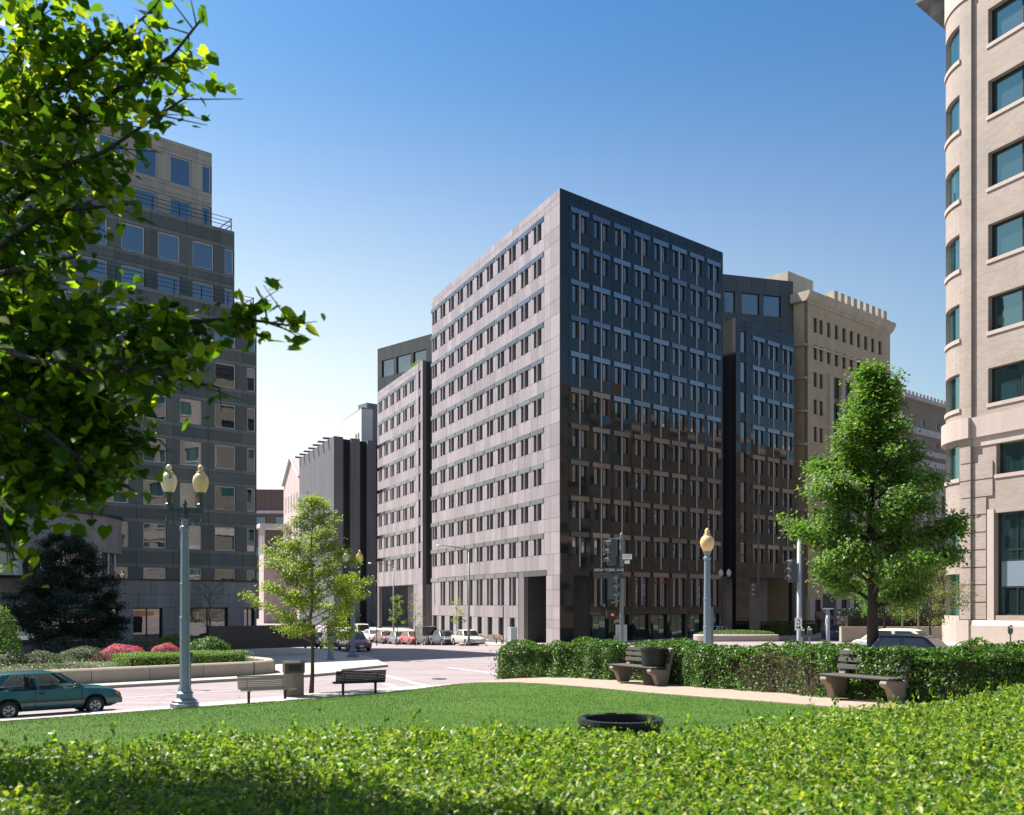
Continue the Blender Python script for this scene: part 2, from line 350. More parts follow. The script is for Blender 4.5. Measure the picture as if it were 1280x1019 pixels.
def lawnmat():
    m, t, b = nodes('lawn'); v = coords(t, True)
    c = ramp(t, mth(t, 'ADD', mth(t, 'MULTIPLY', noise(t, v, 1.1, 6, .65), .6), mth(t, 'MULTIPLY', noise(t, v, .25, 3, .6), .4)), [(.32, (.038, .092, .007)), (.5, (.052, .115, .010)), (.68, (.078, .138, .017))])
    c = mixc(t, c, ramp(t, noise(t, v, 45, 3, .8), [(.3, (.72,.72,.72)), (.7, (1,1,1))]), 1., 'MULTIPLY')
    t.links.new(c, b.inputs['Base Color']); b.inputs['Roughness'].default_value = .9; b.inputs['Specular IOR Level'].default_value = .2
    bn = nd(t, 'ShaderNodeBump'); bn.inputs['Strength'].default_value = .4; bn.inputs['Distance'].default_value = .04
    t.links.new(noise(t, v, 55, 3, .8), bn.inputs['Height']); t.links.new(bn.outputs[0], b.inputs['Normal'])
lawnmat()
# ---------------------------------------------------------------- ground, roads, pavements
def axis(fine, lo, hi, far):
    a = np.arange(lo, hi+.01, fine); ext = np.array([6, 15, 40, 100, 250, 600, 1500, 3000.])
    return np.concatenate([lo-ext[::-1], a, hi+ext]) if far else a
def ground_sheet():
    xs = axis(2.5, -70, 80, True); ys = axis(2.5, -30, 150, True); nx = len(xs)
    vs = [(x, y, gz(x, y)) for y in ys for x in xs]
    fs = [(j*nx+i, j*nx+i+1, (j+1)*nx+i+1, (j+1)*nx+i) for j in range(len(ys)-1) for i in range(nx-1)]
    mb = MB(); mb.v = vs; mb.f = fs
    tag(place('road', sm(mb), 'asphalt'), kind='structure')
ground_sheet()
def draped(name, poly, zf, step, thick, mat, kind='structure', label=None, side=None):
    bm = bmesh.new(); vs = [bm.verts.new((p[0], p[1], 0)) for p in poly]; bm.faces.new(vs)
    xs = [p[0] for p in poly]; ys = [p[1] for p in poly]
    for ax, (lo, hi) in enumerate(((min(xs), max(xs)), (min(ys), max(ys)))):
        x = math.ceil(lo/step)*step
        while x < hi:
            n = (1,0,0) if ax == 0 else (0,1,0); p = (x,0,0) if ax == 0 else (0,x,0)
            bmesh.ops.bisect_plane(bm, geom=bm.verts[:]+bm.edges[:]+bm.faces[:], plane_co=p, plane_no=n); x += step
    bmesh.ops.recalc_face_normals(bm, faces=bm.faces[:])
    if bm.faces[:][0].normal.z < 0: bmesh.ops.reverse_faces(bm, faces=bm.faces[:])
    for v in bm.verts: v.co.z = zf(v.co.x, v.co.y)
    if thick:
        be = [e for e in bm.edges if e.is_boundary]; r = bmesh.ops.extrude_edge_only(bm, edges=be)
        for v in r['geom']:
            if isinstance(v, bmesh.types.BMVert): v.co.z -= thick
        for f in bm.faces:
            f.material_index = 0
        if side:
            bm.normal_update()
            for f in bm.faces:
                if abs(f.normal.z) < .3: f.material_index = 1
    me = bpy.data.meshes.new(name); bm.to_mesh(me); bm.free(); me.materials.append(M[mat])
    if side: me.materials.append(M[side])
    o = bpy.data.objects.new(name, me); COL.objects.link(o); tag(o, kind=kind); return o
def xy(v): return (v[0], v[1])
def pk(t, d): p = Q0+R*t-NO*d; return (p.x, p.y)          # along the near kerb, d metres into the park
kerb = [pk(-45, 0), pk(4.0, 0), (-9.6, 33.2), (-7.9, 35.3), (-5.0, 38.0), (-2.6, 39.6), (-.7, 40.5), (2.2, 41.9), (4.6, 42.2), (6.6, 41.3), (8.2, 39.3), (12.2, 31.5), (16.5, 22), (19, 10), (17, -25)]
draped('park_pavement', kerb+[pk(-45, 60)], lambda x, y: gz(x, y)+.13, 3., .3, 'sidewalk', side='curb')
lawn_poly = [pk(-45, 2.9), pk(3.0, 2.9), (-8.3, 31.2), (-6.4, 32.6), (-4.3, 34.0), (-2.2, 34.6), (.3, 34.6), (3.4, 32.2), (6, 28), (9.2, 23), (12, 20.6), (13.6, 8), (12, -22), pk(-45, 55)]
lawn = draped('lawn', lawn_poly, lambda x, y: max(zpark(x, y), gz(x, y)+.15), 1.0, .9, 'lawn', side='soil')
path_poly = [(-2.6, 32.4), (-.3, 32.9), (1.0, 30.6), (4.6, 25.2), (7.0, 20.4), (8.6, 16.5), (8.4, 11), (7.0, 11.5), (6.5, 15.8), (5.2, 18.6), (3.2, 22.3), (1.0, 26.6), (-1.2, 30)]
draped('path', path_poly, lambda x, y: max(zpark(x, y), gz(x, y)+.15)+.02, 1.0, .05, 'path_dirt')
fk = Vector((-15.1, 40.5))
def fp(t, d): p = fk+R*t+NO*d; return (p.x, p.y)           # far kerb of the avenue, d metres beyond it
def lw_(p, a, b): q = Vector(p)+L*a-Vector((L.y, -L.x))*b; return (q.x, q.y)
isl = [fp(-50, 0), fp(7.2, 0), fp(9.2, .6), fp(10.2, 2.2), (-6.9, 52.5), (-8.9, 59.9), (-11.6, 65.2), lw_((-11.6, 65.2), 90, 0), (-80, 140), (-95, 60)]
draped('west_pavement', isl, lambda x, y: gz(x, y)+.13, 4., .3, 'sidewalk', side='curb')
def mf(s, d): p = C0+R*s-NO*d; return (p.x, p.y)            # in front of the avenue face of the main block
def ml(s, d): p = C0+L*s+Vector((-L.y, L.x))*d; return (p.x, p.y)
emp = [mf(120, 6.2), mf(120, -12), mf(30, -30), ml(120, -20), ml(120, 5.3), ml(6, 5.3), ml(1, 5.3), ml(-3.2, 3.9), mf(-1, 8.0), mf(4, 7.4), mf(12, 6.2)]
draped('main_pavement', emp[::-1], lambda x, y: gz(x, y)+.13, 4., .3, 'sidewalk', side='curb')
rc = Vector((23.2, 46)); INW = Vector((.91, .415))
def rp(t, d): p = rc+L*t-INW*d; return (p.x, p.y)           # in front of the brick building's street face
draped('east_pavement', [rp(-60, 4.6), rp(2, 4.6), rp(6, 4.0), rp(8.5, 1), (27, 57), (75, 98), (80, 70), (60, 20), (60, -10)], lambda x, y: gz(x, y)+.13, 3., .3, 'sidewalk', side='curb')
def strip(name, a, b, wd, zf=gz, mat='road_paint'):
    a = Vector(a[:2]); b = Vector(b[:2]); d = (b-a).normalized(); n = Vector((-d.y, d.x))*wd/2
    draped(name, [xy(a-n), xy(b-n), xy(b+n), xy(a+n)], lambda x, y: zf(x, y)+.008, 2.0, 0, mat)
def G(px, py, z=0):
    Y = F*(HC-z)/(py-HY); return Vector(((px-CX)/F*Y, Y))
strip('lane_line', G(60, 879.5), G(300, 862.5), .14); strip('lane_line', G(395, 854.5), G(460, 850), .12)
strip('crosswalk_line', G(470, 841.5), G(545, 861), .3); strip('crosswalk_line', G(560, 834.5), G(650, 846), .25); strip('stop_line', G(481, 855), G(505, 862.5), .35)
mh = place('manhole_cover', sm(MB().lathe([(.36, 0), (.36, .01), (.30, .012)], 20)), 'dark_metal', None, (*G(549, 849), .008))
tag(mh, 'dark iron manhole cover set in the pink asphalt', 'manhole')
# ---------------------------------------------------------------- facades
class Frame:                                   # x to the right seen from outside, y inward, z up
    def __init__(s, o, xd): s.o = Vector(o[:2]); s.x = Vector(xd).normalized(); s.y = Vector((-s.x.y, s.x.x)); s.a = math.atan2(s.x.y, s.x.x)
    def pt(s, a, d=0, z=0): p = s.o+s.x*a+s.y*d; return Vector((p.x, p.y, z))
class Bld:
    def __init__(s, name, o, label, cat='building'):
        s.root = thing(name, (o[0], o[1], 0), label, cat); s.o = Vector((o[0], o[1], 0)); s.panels = []
    def put(s, name, me, mat, fr, a=0, d=0, z=0, parent=None, kind=None):
        if parent: return place(name, me, mat, parent, (a, d, z), 0, kind)
        return place(name, me, mat, s.root, fr.pt(a, d, z)-s.o, fr.a, kind)
    def wall(s, fr, s0, s1, z0, z1, ops, mat, T=.45, name='wall'):
        xs = sorted({s0, s1, *[v for o in ops for v in o[:2] if s0 < v < s1]}); zs = sorted({z0, z1, *[v for o in ops for v in o[2:4] if z0 < v < z1]})
        mb = MB(); rows = []
        for za, zb in zip(zs, zs[1:]):
            run = []
            for xa, xb in zip(xs, xs[1:]):
                mx, mz = (xa+xb)/2, (za+zb)/2
                if any(o[0] < mx < o[1] and o[2] < mz < o[3] for o in ops): continue
                if run and abs(run[-1][1]-xa) < 1e-6: run[-1][1] = xb
                else: run.append([xa, xb])
            rr = tuple(map(tuple, run))
            if rows and rows[-1][0] == rr: rows[-1][2] = zb
            else: rows.append([rr, za, zb])
        for rr, za, zb in rows:
            for xa, xb in rr: mb.box(xa, xb, 0, T, za, zb)
        return s.put(name, mb, mat, fr)
    def panel(s, fr, a, b, z0, z1, mat, name='panel', th=.03, gap=.014):
        if b-a > .05 and z1-z0 > .05: s.panels.append((fr, a+gap, b-gap, z0+gap, z1-gap, mat, name, th))
    def flush(s, limit=300, stuff='cladding'):
        def size(p):
            fr, a, b, z0, z1 = p[:5]; c = fr.pt((a+b)/2, 0, (z0+z1)/2); u = [fr.pt(a), fr.pt(b)]
            if c.y < 2: return 0
            vis = 1 if (c.x-0)*(-fr.y.x)+(c.y)*(-fr.y.y) < 0 else 0
            return vis*abs(u[1].x/u[1].y-u[0].x/u[0].y)*(z1-z0)/c.y if abs(c.x/c.y) < .56 else 0
        s.panels.sort(key=size, reverse=True); cache = {}; rest = {}
        for i, (fr, a, b, z0, z1, mat, name, th) in enumerate(s.panels):
            if i < limit and size(s.panels[i]) > 0:
                key = (round(b-a, 2), round(z1-z0, 2), mat, name)
                if key not in cache: cache[key] = MB().box(0, b-a, -th, .002, 0, z1-z0).mesh(name)
                s.put(name, cache[key], mat, fr, a, 0, z0)
            else:
                mb = rest.setdefault((id(fr), mat), (fr, MB()))[1]; mb.box(a, b, -th, .002, z0, z1)
        for (_, mat), (fr, mb) in rest.items(): s.put(stuff, mb, mat, fr, kind='stuff')
def winmesh(w_, h, fw=.05, dep=.06, mull=(), trans=()):      # frame: bottom centre at origin, outside face at y=0
    mb = MB(); x = w_/2
    mb.box(-x, -x+fw, 0, dep, 0, h); mb.box(x-fw, x, 0, dep, 0, h); mb.box(-x+fw, x-fw, 0, dep, 0, fw); mb.box(-x+fw, x-fw, 0, dep, h-fw, h)
    for m_ in mull: mb.box(m_-fw/2, m_+fw/2, .005, dep-.005, fw, h-fw)
    for z in trans: mb.box(-x+fw, x-fw, .006, dep-.006, z-fw/2, z+fw/2)
    return mb.mesh('window')
def panemesh(w_, h, x=0): return MB().box(x-w_/2, x+w_/2, 0, .02, 0, h).mesh('pane')
# ================================================================ main granite office block
LF = Frame(C0, -L); RF = Frame(C0, R)
HM = 39.9; PITCH = 3.19; ZB = [36.65-PITCH*i for i in range(10)]; WH = 1.5
B = Bld('office_building', C0, 'tall pink granite office block with sharp corner, small paired windows and polished avenue face coloured dark as in shade')
PW = .56; PC = .56; PL = (.66, .45); PR = (.56, .56)                                   # pane width, pane centre offset
bar_me = MB().box(-1.14, 1.14, -.09, 0, 0, .44).mesh('bar'); barL_me = MB().box(-1.24, 1.24, -.05, 0, 0, .43).mesh('bar')
fin_me = MB().box(-.028, .028, -.10, 0, -2.66, 0).mesh('fin'); finL_me = MB().box(-.03, .03, -.07, 0, -1.55, 0).mesh('fin')
finT_me = MB().box(-.03, .03, -.08, 0, -2.75, 0).mesh('fin')
def setp(p):
    global PW, PC
    PW, PC = p
def pairwin(h):
    mb = MB(); fw = .035
    for c in (-PC, PC):
        x0, x1 = c-PW/2, c+PW/2
        mb.box(x0, x0+fw, 0, .05, 0, h); mb.box(x1-fw, x1, 0, .05, 0, h); mb.box(x0+fw, x1-fw, 0, .05, 0, fw); mb.box(x0+fw, x1-fw, 0, .05, h-fw, h)
    return mb.mesh('window')
PWIN = {}
def put_pair(B_, fr, s, z, h, glassm='glass_main'):
    h0 = h; h = (h, PW)
    if h not in PWIN: PWIN[h] = (pairwin(h0), None, {})
    w_ = B_.put('window', PWIN[h][0], 'dark_metal', fr, s, .24 if fr is LF else .09, z)
    pm_ = PWIN[h][2].setdefault(glassm, panemesh(PW-.07, h0-.07))
    for c in (-PC, PC): place('pane', pm_, glassm, w_, (c, .015, .035))
def pair_ops(s, z, h): return [(s-PC-PW/2, s-PC+PW/2, z, z+h), (s+PC-PW/2, s+PC+PW/2, z, z+h)]
BAY = 2.77
setp(PL)
sL = [-(4.41+BAY*i) for i in range(11)]
ops = []
for z in ZB:
    for s in sL: ops += pair_ops(s, z, WH)
for s in sL[2:]: ops += pair_ops(s, 3.35, 2.7); ops.append((s-.6, s+.6, .35, 2.15))
ops += [(-7.4, -2.66, -3, 6.05)]
B.wall(LF, -33.1, -.14, -2.2, HM, ops, 'granite_joint')
for j, z in enumerate(ZB):
    for s in sL:
        put_pair(B, LF, s, z, WH); B.put('lintel_bar', barL_me, 'steel', LF, s, -.03, z+WH+.03); B.put('fin', finL_me, 'fin', LF, s, -.031, z+WH+.02)
gw = winmesh(1.2, 1.8, .05); gp = panemesh(1.12, 1.72)
for s in sL[2:]:
    put_pair(B, LF, s, 3.35, 2.7); B.put('lintel_bar', barL_me, 'steel', LF, s, -.03, 6.1); B.put('fin', finT_me, 'fin', LF, s, -.031, 6.09)
    wdw = B.put('window', gw, 'dark_metal', LF, s, .2, .35); place('pane', gp, 'glass_green', wdw, (0, .015, .04))
# cladding panels of the street face
def clad(B_, fr, cols, rows, s_lo, s_hi, hi, mat, flip, pier_pairs=True, bay=BAY, corner=()):
    for j, z in enumerate(rows):
        top = z+WH; nxt = rows[j-1] if j else hi
        zz = [top+.46, nxt] if j else [top+.46, top+.46+(hi-top-.46)/2, hi]
        for a, b in zip(zz, zz[1:]):
            for s in cols:
                for h in (0, 1):
                    x0 = max(s_lo, s-bay/2+h*bay/2); x1 = min(s_hi, s+h*bay/2)
                    B_.panel(fr, x0, x1, a, b, mat, 'granite_panel')
        for s in cols:
            e = PC+PW/2+.01
            B_.panel(fr, max(s_lo, s-bay/2), s-e, z, top+.46, mat, 'granite_panel'); B_.panel(fr, s+e, min(s_hi, s+bay/2), z, top+.46, mat, 'granite_panel')
            B_.panel(fr, s-PC+PW/2+.005, s+PC-PW/2-.005, z, top, mat, 'granite_mullion', .015, .004)
        for c0, c1 in corner:
            mid = z+.9
            B_.panel(fr, c0, c1, z, top+.46, mat, 'granite_panel')
            for a, b in zip(zz, zz[1:]): B_.panel(fr, c0, c1, a, b, mat, 'granite_panel')
cE = sL[0]+BAY/2
clad(B, LF, sL, ZB, -33.1, 0, HM, 'granite', 0, corner=[(cE, cE/2-.25), (cE/2-.25, 0)])
zb9 = ZB[-1]
for i in range(8):
    s = sL[2+i]; 
    for h in (0, 1):
        B.panel(LF, max(-33.1, s-BAY/2+h*BAY/2), s+h*BAY/2, 6.56, zb9, 'granite', 'granite_panel'); B.panel(LF, max(-33.1, s-BAY/2+h*BAY/2), s+h*BAY/2, 2.15, 3.35, 'granite', 'granite_panel')
    e = PC+PW/2+.01
    for (z0, z1, ee) in ((3.35, 6.54, e), (.05, 2.15, .62)):
        B.panel(LF, max(-33.1, s-BAY/2), s-ee, z0, z1, 'granite', 'granite_panel'); B.panel(LF, s+ee, min(-7.42, s+BAY/2), z0, z1, 'granite', 'granite_panel')
s = sL[10]
for h in (0, 1): B.panel(LF, max(-33.1, s-BAY/2+h*BAY/2), s+h*BAY/2, 2.15, zb9, 'granite', 'granite_panel')
for a, b in ((-8.6, -7.0), (-7.0, -5.6), (-5.6, -4.2), (-4.2, -2.6)): B.panel(LF, a, b, 6.56, zb9, 'granite', 'granite_panel')
B.put('lintel_beam', MB().box(-7.5, -2.5, -.05, 0, 6.06, 6.54), 'granite_dark', LF)
for i, (z0, z1) in enumerate(((-.3, 1.35), (1.35, 2.1), (2.1, 3.3), (3.3, 4.75), (4.75, 6.05), (6.05, zb9))):
    sp = -1.2 if i % 2 else -1.45
    B.panel(LF, -2.64, sp, z0, z1, 'granite', 'granite_panel'); B.panel(LF, sp, 0, z0, z1, 'granite', 'granite_panel')
# avenue face
setp(PR)
sR = [2.35+2.757*i for i in range(8)]
ops = []
for z in ZB:
    for s in sR: ops += pair_ops(s, z, WH)
for s in sR[1:]: ops += pair_ops(s, 3.2, 2.8); ops.append((s-1.0, s+1.0, .3, 2.5))
ops.append((1.66, 3.72, -3, 6.05))
B.wall(RF, .14, 23.3, -2.2, HM, ops, 'joint_dark')
for z in ZB:
    for s in sR:
        put_pair(B, RF, s, z, WH); B.put('lintel_bar', bar_me, 'steel', RF, s, -.03, z+WH+.03); B.put('fin', fin_me, 'fin', RF, s, -.031, z+WH+.02)
gw2 = winmesh(2.0, 2.2, .06, mull=(0,)); gp2 = panemesh(.9, 2.1)
for s in sR[1:]:
    put_pair(B, RF, s, 3.2, 2.8); B.put('lintel_bar', bar_me, 'steel', RF, s, -.03, 6.05); B.put('fin', fin_me, 'fin', RF, s, -.031, 6.04)
    wdw = B.put('window', gw2, 'dark_metal', RF, s, .2, .3)
    for c in (-.48, .48): place('pane', gp2, 'glass_green', wdw, (c, .015, .05))
clad(B, RF, sR, ZB, 0, 23.3, HM, 'granite_polished_shade', 0, bay=2.757, corner=[(0, sR[0]-2.757/2)])
for i, s in enumerate(sR):
    for (z0, z1) in ((6.5, zb9), (2.5, 3.2)):
        if z0 < 5 and i == 0: continue
        for h in (0, 1): B.panel(RF, max(0, s-1.378+h*1.378), s+h*1.378, z0, z1, 'granite_polished_shade', 'granite_panel')
    if i:
        for (z0, z1, ee) in ((3.2, 6.48, .85), (.05, 2.5, 1.01)):
            B.panel(RF, max(3.75, s-1.378), s-ee, z0, z1, 'granite_polished_shade', 'granite_panel'); B.panel(RF, s+ee, min(23.3, s+1.378), z0, z1, 'granite_polished_shade', 'granite_panel')
for i, (z0, z1) in enumerate(((-.3, 1.35), (1.35, 2.1), (2.1, 3.3), (3.3, 4.75), (4.75, 6.05))): B.panel(RF, .0, 1.64, z0, z1, 'granite_polished_shade', 'granite_panel')
B.put('red_light_strip', MB().box(12.2, 15.4, .05, .07, 5.45, 5.75), 'lens_red', RF)  # plain red strip standing in for interior lights behind the tall windows
# entrance recess behind the corner pier, wings, upper block and core
def wp(fr, s, d): p = fr.pt(s, d); return (p.x-C0.x, p.y-C0.y)
def core(name, pts, z0, z1, mat): return place(name, MB().prism(pts, z0, z1), mat, B.root)
core('inner_wall', [wp(LF, -33.0, .5), wp(LF, -7.35, .5), wp(LF, -7.35, 5.5), wp(RF, 5.2, 4.2), wp(RF, 3.75, .5), wp(RF, 23.2, .5), wp(RF, 23.2, 24), wp(LF, -33.0, 24)], -2, 6.05, 'granite_dark')
core('upper_wall', [wp(LF, -33.0, .46), (wp(LF, -.9, .46)), wp(RF, 23.2, .46), wp(RF, 23.2, 24), wp(LF, -33.0, 24)], 6.06, HM-.15, 'granite_dark')
core('corner_stone', [wp(LF, -.16, .001), wp(LF, 0, 0), wp(RF, .16, .001)], -2, HM-.001, 'granite_joint')
core('corner_pier', [wp(LF, -2.62, .46), wp(LF, -.7, .46), wp(RF, 1.62, .46), wp(RF, 1.62, 2.0), wp(LF, -2.62, 2.0)], -2, 6.04, 'granite_dark')
# west wing on the side street
setp(PL)
wl = [-(40.6+2.78*i) for i in range(6)]; HW = 33.4
ops = [o for z in ZB[2:] for s in wl for o in pair_ops(s, z, WH)]+[(-38.05, -37.2, z-.1, z+2.1) for z in ZB[2:]]+[(-55.2, -40.0, -3, 5.9)]
B.wall(LF, -56, -36.5, -4, HW, ops, 'granite_joint')
nw = winmesh(.85, 2.2, .04); npn = panemesh(.79, 2.14)
for z in ZB[2:]:
    for s in wl: put_pair(B, LF, s, z, WH); B.put('lintel_bar', barL_me, 'steel', LF, s, -.03, z+WH+.03); B.put('fin', finL_me, 'fin', LF, s, -.031, z+WH+.02)
    wdw = B.put('window', nw, 'dark_metal', LF, -37.62, .1, z-.1); place('pane', npn, 'glass_main', wdw, (0, .01, .03))
clad(B, LF, wl, ZB[2:], -56, -36.5, HW, 'granite', 0, bay=2.78, corner=[(wl[0]+1.39, -38.07), (-37.18, -36.5)])
for i in range(14): B.panel(LF, -56+1.39*i, -56+1.39*(i+1), 5.95, zb9, 'granite', 'granite_panel')
for z0, z1 in ((-2, 2), (2, 4), (4, 5.95)): B.panel(LF, -39.95, -38.2, z0, z1, 'granite', 'granite_panel'); B.panel(LF, -38.2, -36.5, z0, z1, 'granite', 'granite_panel')
core('wing_wall', [wp(LF, -56, .46), wp(LF, -36.5, .46), wp(LF, -36.5, 20), wp(LF, -56, 20)], 5.9, HW-.1, 'granite_dark')
core('wing_wall', [wp(LF, -56, 4.5), wp(LF, -36.5, 4.5), wp(LF, -36.5, 20), wp(LF, -56, 20)], -4, 5.9, 'granite')
core('wing_wall', [wp(LF, -39.95, .46), wp(LF, -36.5, .46), wp(LF, -36.5, 4.5), wp(LF, -39.95, 4.5)], -4, 5.9, 'granite')
core('slot_wall', [wp(LF, -36.6, 9), wp(LF, -33, 9), wp(LF, -33, 10), wp(LF, -36.6, 10)], -3, HW, 'granite_dark')
# east wing on the avenue
setp(PR)
wr = [29.5+2.757*i for i in range(3)]
ops = [o for z in ZB[2:] for s in wr for o in pair_ops(s, z, WH)]+[(26.35, 27.25, z-.1, z+2.1) for z in ZB[2:]]+[(27.9, 36.0, -3, 6.3)]
B.wall(RF, 25.5, 36.4, -2, HW+.2, ops, 'joint_dark')
for z in ZB[2:]:
    for s in wr: put_pair(B, RF, s, z, WH); B.put('lintel_bar', bar_me, 'steel', RF, s, -.03, z+WH+.03); B.put('fin', fin_me, 'fin', RF, s, -.031, z+WH+.02)
    wdw = B.put('window', nw, 'dark_metal', RF, 26.8, .1, z-.1); place('pane', npn, 'glass_main', wdw, (0, .01, .03))
clad(B, RF, wr, ZB[2:], 25.5, 36.4, HW+.2, 'granite_polished_shade', 0, bay=2.757, corner=[(25.5, 26.33), (27.27, wr[0]-1.378)])
for i in range(8): B.panel(RF, 25.5+1.36*i, 25.5+1.36*(i+1), 6.35, zb9, 'granite_polished_shade', 'granite_panel')
for z0, z1 in ((-.3, 2), (2, 4), (4, 6.3)): B.panel(RF, 25.5, 27.88, z0, z1, 'granite_polished_shade', 'granite_panel')
core('wing_wall', [wp(RF, 25.5, .46), wp(RF, 36.4, .46), wp(RF, 36.4, 20), wp(RF, 25.5, 20)], 6.3, HW+.1, 'granite_dark')
core('wing_wall', [wp(RF, 25.5, 3.5), wp(RF, 36.4, 3.5), wp(RF, 36.4, 20), wp(RF, 25.5, 20)], -2, 6.3, 'granite')
core('slot_wall', [wp(RF, 23.2, 8), wp(RF, 25.6, 8), wp(RF, 25.6, 9), wp(RF, 23.2, 9)], -2, HW, 'granite_dark')
# set-back top floors: angled faces with large windows
def topfloor(a, b, z0, z1, wins, name, deep=14):
    fr = Frame(a, Vector(b)-Vector(a)); ln = (Vector(b)-Vector(a)).length
    B.wall(fr, 0, ln, z0, z1, wins, 'joint_dark')
    for (s0, s1, za, zb) in wins:
        wdw = B.put('window', winmesh(s1-s0, zb-za, .07), 'dark_metal', fr, (s0+s1)/2, .15, za); place('pane', panemesh(s1-s0-.12, zb-za-.12), 'glass_left', wdw, (0, .015, .06))
    zs = sorted({z0, z1, *[w_[2] for w_ in wins], *[w_[3] for w_ in wins]}); n = max(1, round(ln/1.8))
    for za, zb in zip(zs, zs[1:]):
        cut = sorted([w_ for w_ in wins if w_[2] < (za+zb)/2 < w_[3]])
        if cut:
            e = [0]+[v for w_ in cut for v in w_[:2]]+[ln]
            for q in range(0, len(e), 2): B.panel(fr, e[q], e[q+1], za, zb, 'granite_skylit', 'granite_panel')
        else:
            for i in range(n): B.panel(fr, ln*i/n, ln*(i+1)/n, za, zb, 'granite_skylit', 'granite_panel')
    pts = [fr.pt(0, .46), fr.pt(ln, .46), fr.pt(ln, deep), fr.pt(0, deep)]
    core(name, [(p.x-C0.x, p.y-C0.y) for p in pts], z0, z1-.1, 'granite_dark')
topfloor((-19.5, 137), (-10.6, 128.9), 30, 40.5, [(1.0, 3.6, 36.2, 38.6), (4.2, 7.2, 36.2, 38.6), (7.8, 10.4, 36.2, 38.6), (1.0, 3.6, 31.6, 34.2), (4.2, 7.2, 31.6, 34.2), (7.8, 10.4, 31.6, 34.2)], 'top_floor_wall')
topfloor((23.9, 107), (32.6, 109.5), 31, 40.9, [(.2, 1.5, 36.6, 39.0), (2.4, 4.6, 36.6, 39.0), (5.2, 7.4, 36.6, 39.0), (.2, 4.6, 32.6, 35.0), (5.2, 7.4, 32.6, 35.0)], 'top_floor_wall', 9)
B.put('roof', MB().prism([wp(LF, -33, .5), wp(LF, -1, .5), wp(RF, 23.2, .5), wp(RF, 23.2, 24), wp(LF, -33, 24)], HM-.14, HM-.05), 'roof_gray', Frame(C0, (1, 0)))
B.flush(300, 'granite_cladding')
# ================================================================ left terraced stone building
LBc = Vector((-21.1, 78)); FB = Frame(LBc, R)
A = Bld('terraced_building', LBc, 'grey stone office building with stepped railed terraces and white-framed square windows')
wt = [19.6-3.3*i for i in range(4)]
def tier(fr, z0, z1, tops, right, left, setk, inset=1.0, st='left_stone', bd='left_band', wh=1.9):
    ops = []; ncol = int((right-left-wh)//2.83)+1
    cols = [right-1.83-.875-2.83*i for i in range(ncol) if right-1.83-1.75-2.83*i > left]
    full = [(c-.875, c+.875, t-wh, t) for c in cols for t in tops]+[(right-.85, right-.1, t-wh, t) for t in tops]
    ops = [(a, b, max(z0, za), min(zb, z1)) for a, b, za, zb in full if zb > z0]
    A.wall(fr, left, right, z0, z1, ops, 'left_joint')
    for a, b, za, zb in ops:
        wdw = A.put('window', winmesh(b-a, zb-za, .065, .09), 'white_frame', fr, (a+b)/2, .10, za); place('pane', panemesh(b-a-.12, zb-za-.12), 'glass_left', wdw, (0, .03, .06))
    for t in tops:
        za = max(z0, t-wh)
        for c in cols: A.panel(fr, c+.875, min(right-.86, c+2.83-.875), za, t, st, 'stone_panel')
    lv = sorted({z0, z1, *[t for t in tops if t < z1], *[t-wh for t in tops if t-wh > z0]})
    for a, b in zip(lv, lv[1:]):
        if any(t-wh < (a+b)/2 < t for t in tops): continue
        seg = [(a, a+.32, bd), (a+.32, b-.32, st), (b-.32, b, bd)] if b-a > .95 else [(a, b, bd)]
        for q0, q1, mt in seg:
            x = right; i = 0
            while x > left+.1:
                nx_ = max(left, right-1.83+.54-1.415*2*(i) if i else right-1.29); 
                if nx_ >= x: break
                A.panel(fr, nx_, x, q0, q1, mt, 'stone_panel'); x = nx_; i += 1
FB1 = Frame(LBc+FB.y*2.5, R); FB2 = Frame(LBc+FB.y*5.0, R)
tier(FB, 5.35, 27.7, [26.2, 22.9]+wt+[6.3], 0, -30, 0)
tier(FB1, 27.7, 34.8, [33.2, 29.9], -.8, -30, 0, wh=2.1)
tier(FB2, 34.8, 42.0, [40.8, 37.3], -1.7, -30, 0, 1.0, 'upper_stone', 'upper_stone', 2.3)
def lb(fr, s, d): p = fr.pt(s, d); return (p.x-LBc.x, p.y-LBc.y)
for fr, r_, z0, z1 in ((FB, 0, 5.35, 27.6), (FB1, -.8, 27.6, 34.7), (FB2, -1.7, 34.7, 41.9)):
    place('side_wall', MB().prism([lb(fr, -30, .44), lb(fr, r_-.02, .44), lb(fr, r_-.02, 24), lb(fr, -30, 24)], z0, z1), 'left_stone', A.root)
def railing(fr, s0, s1, z, d=.25):
    mb = MB(); 
    for h in (.45, .78, 1.1): mb.box(s0, s1, d, d+.04, z+h-.02, z+h+.02)
    x = s1-.04
    while x > s0: mb.box(x-.06, x, d-.01, d+.06, z, z+1.14); x -= 2.2
    mb.box(s1-.05, s1, d, d+2.4, z+1.07, z+1.13); mb.box(s1-.05, s1, d, d+2.4, z+.57, z+.63)
    A.put('railing', mb, 'dark_metal', fr)
railing(FB, -30, -.1, 27.7); railing(FB1, -30, -.9, 34.8)
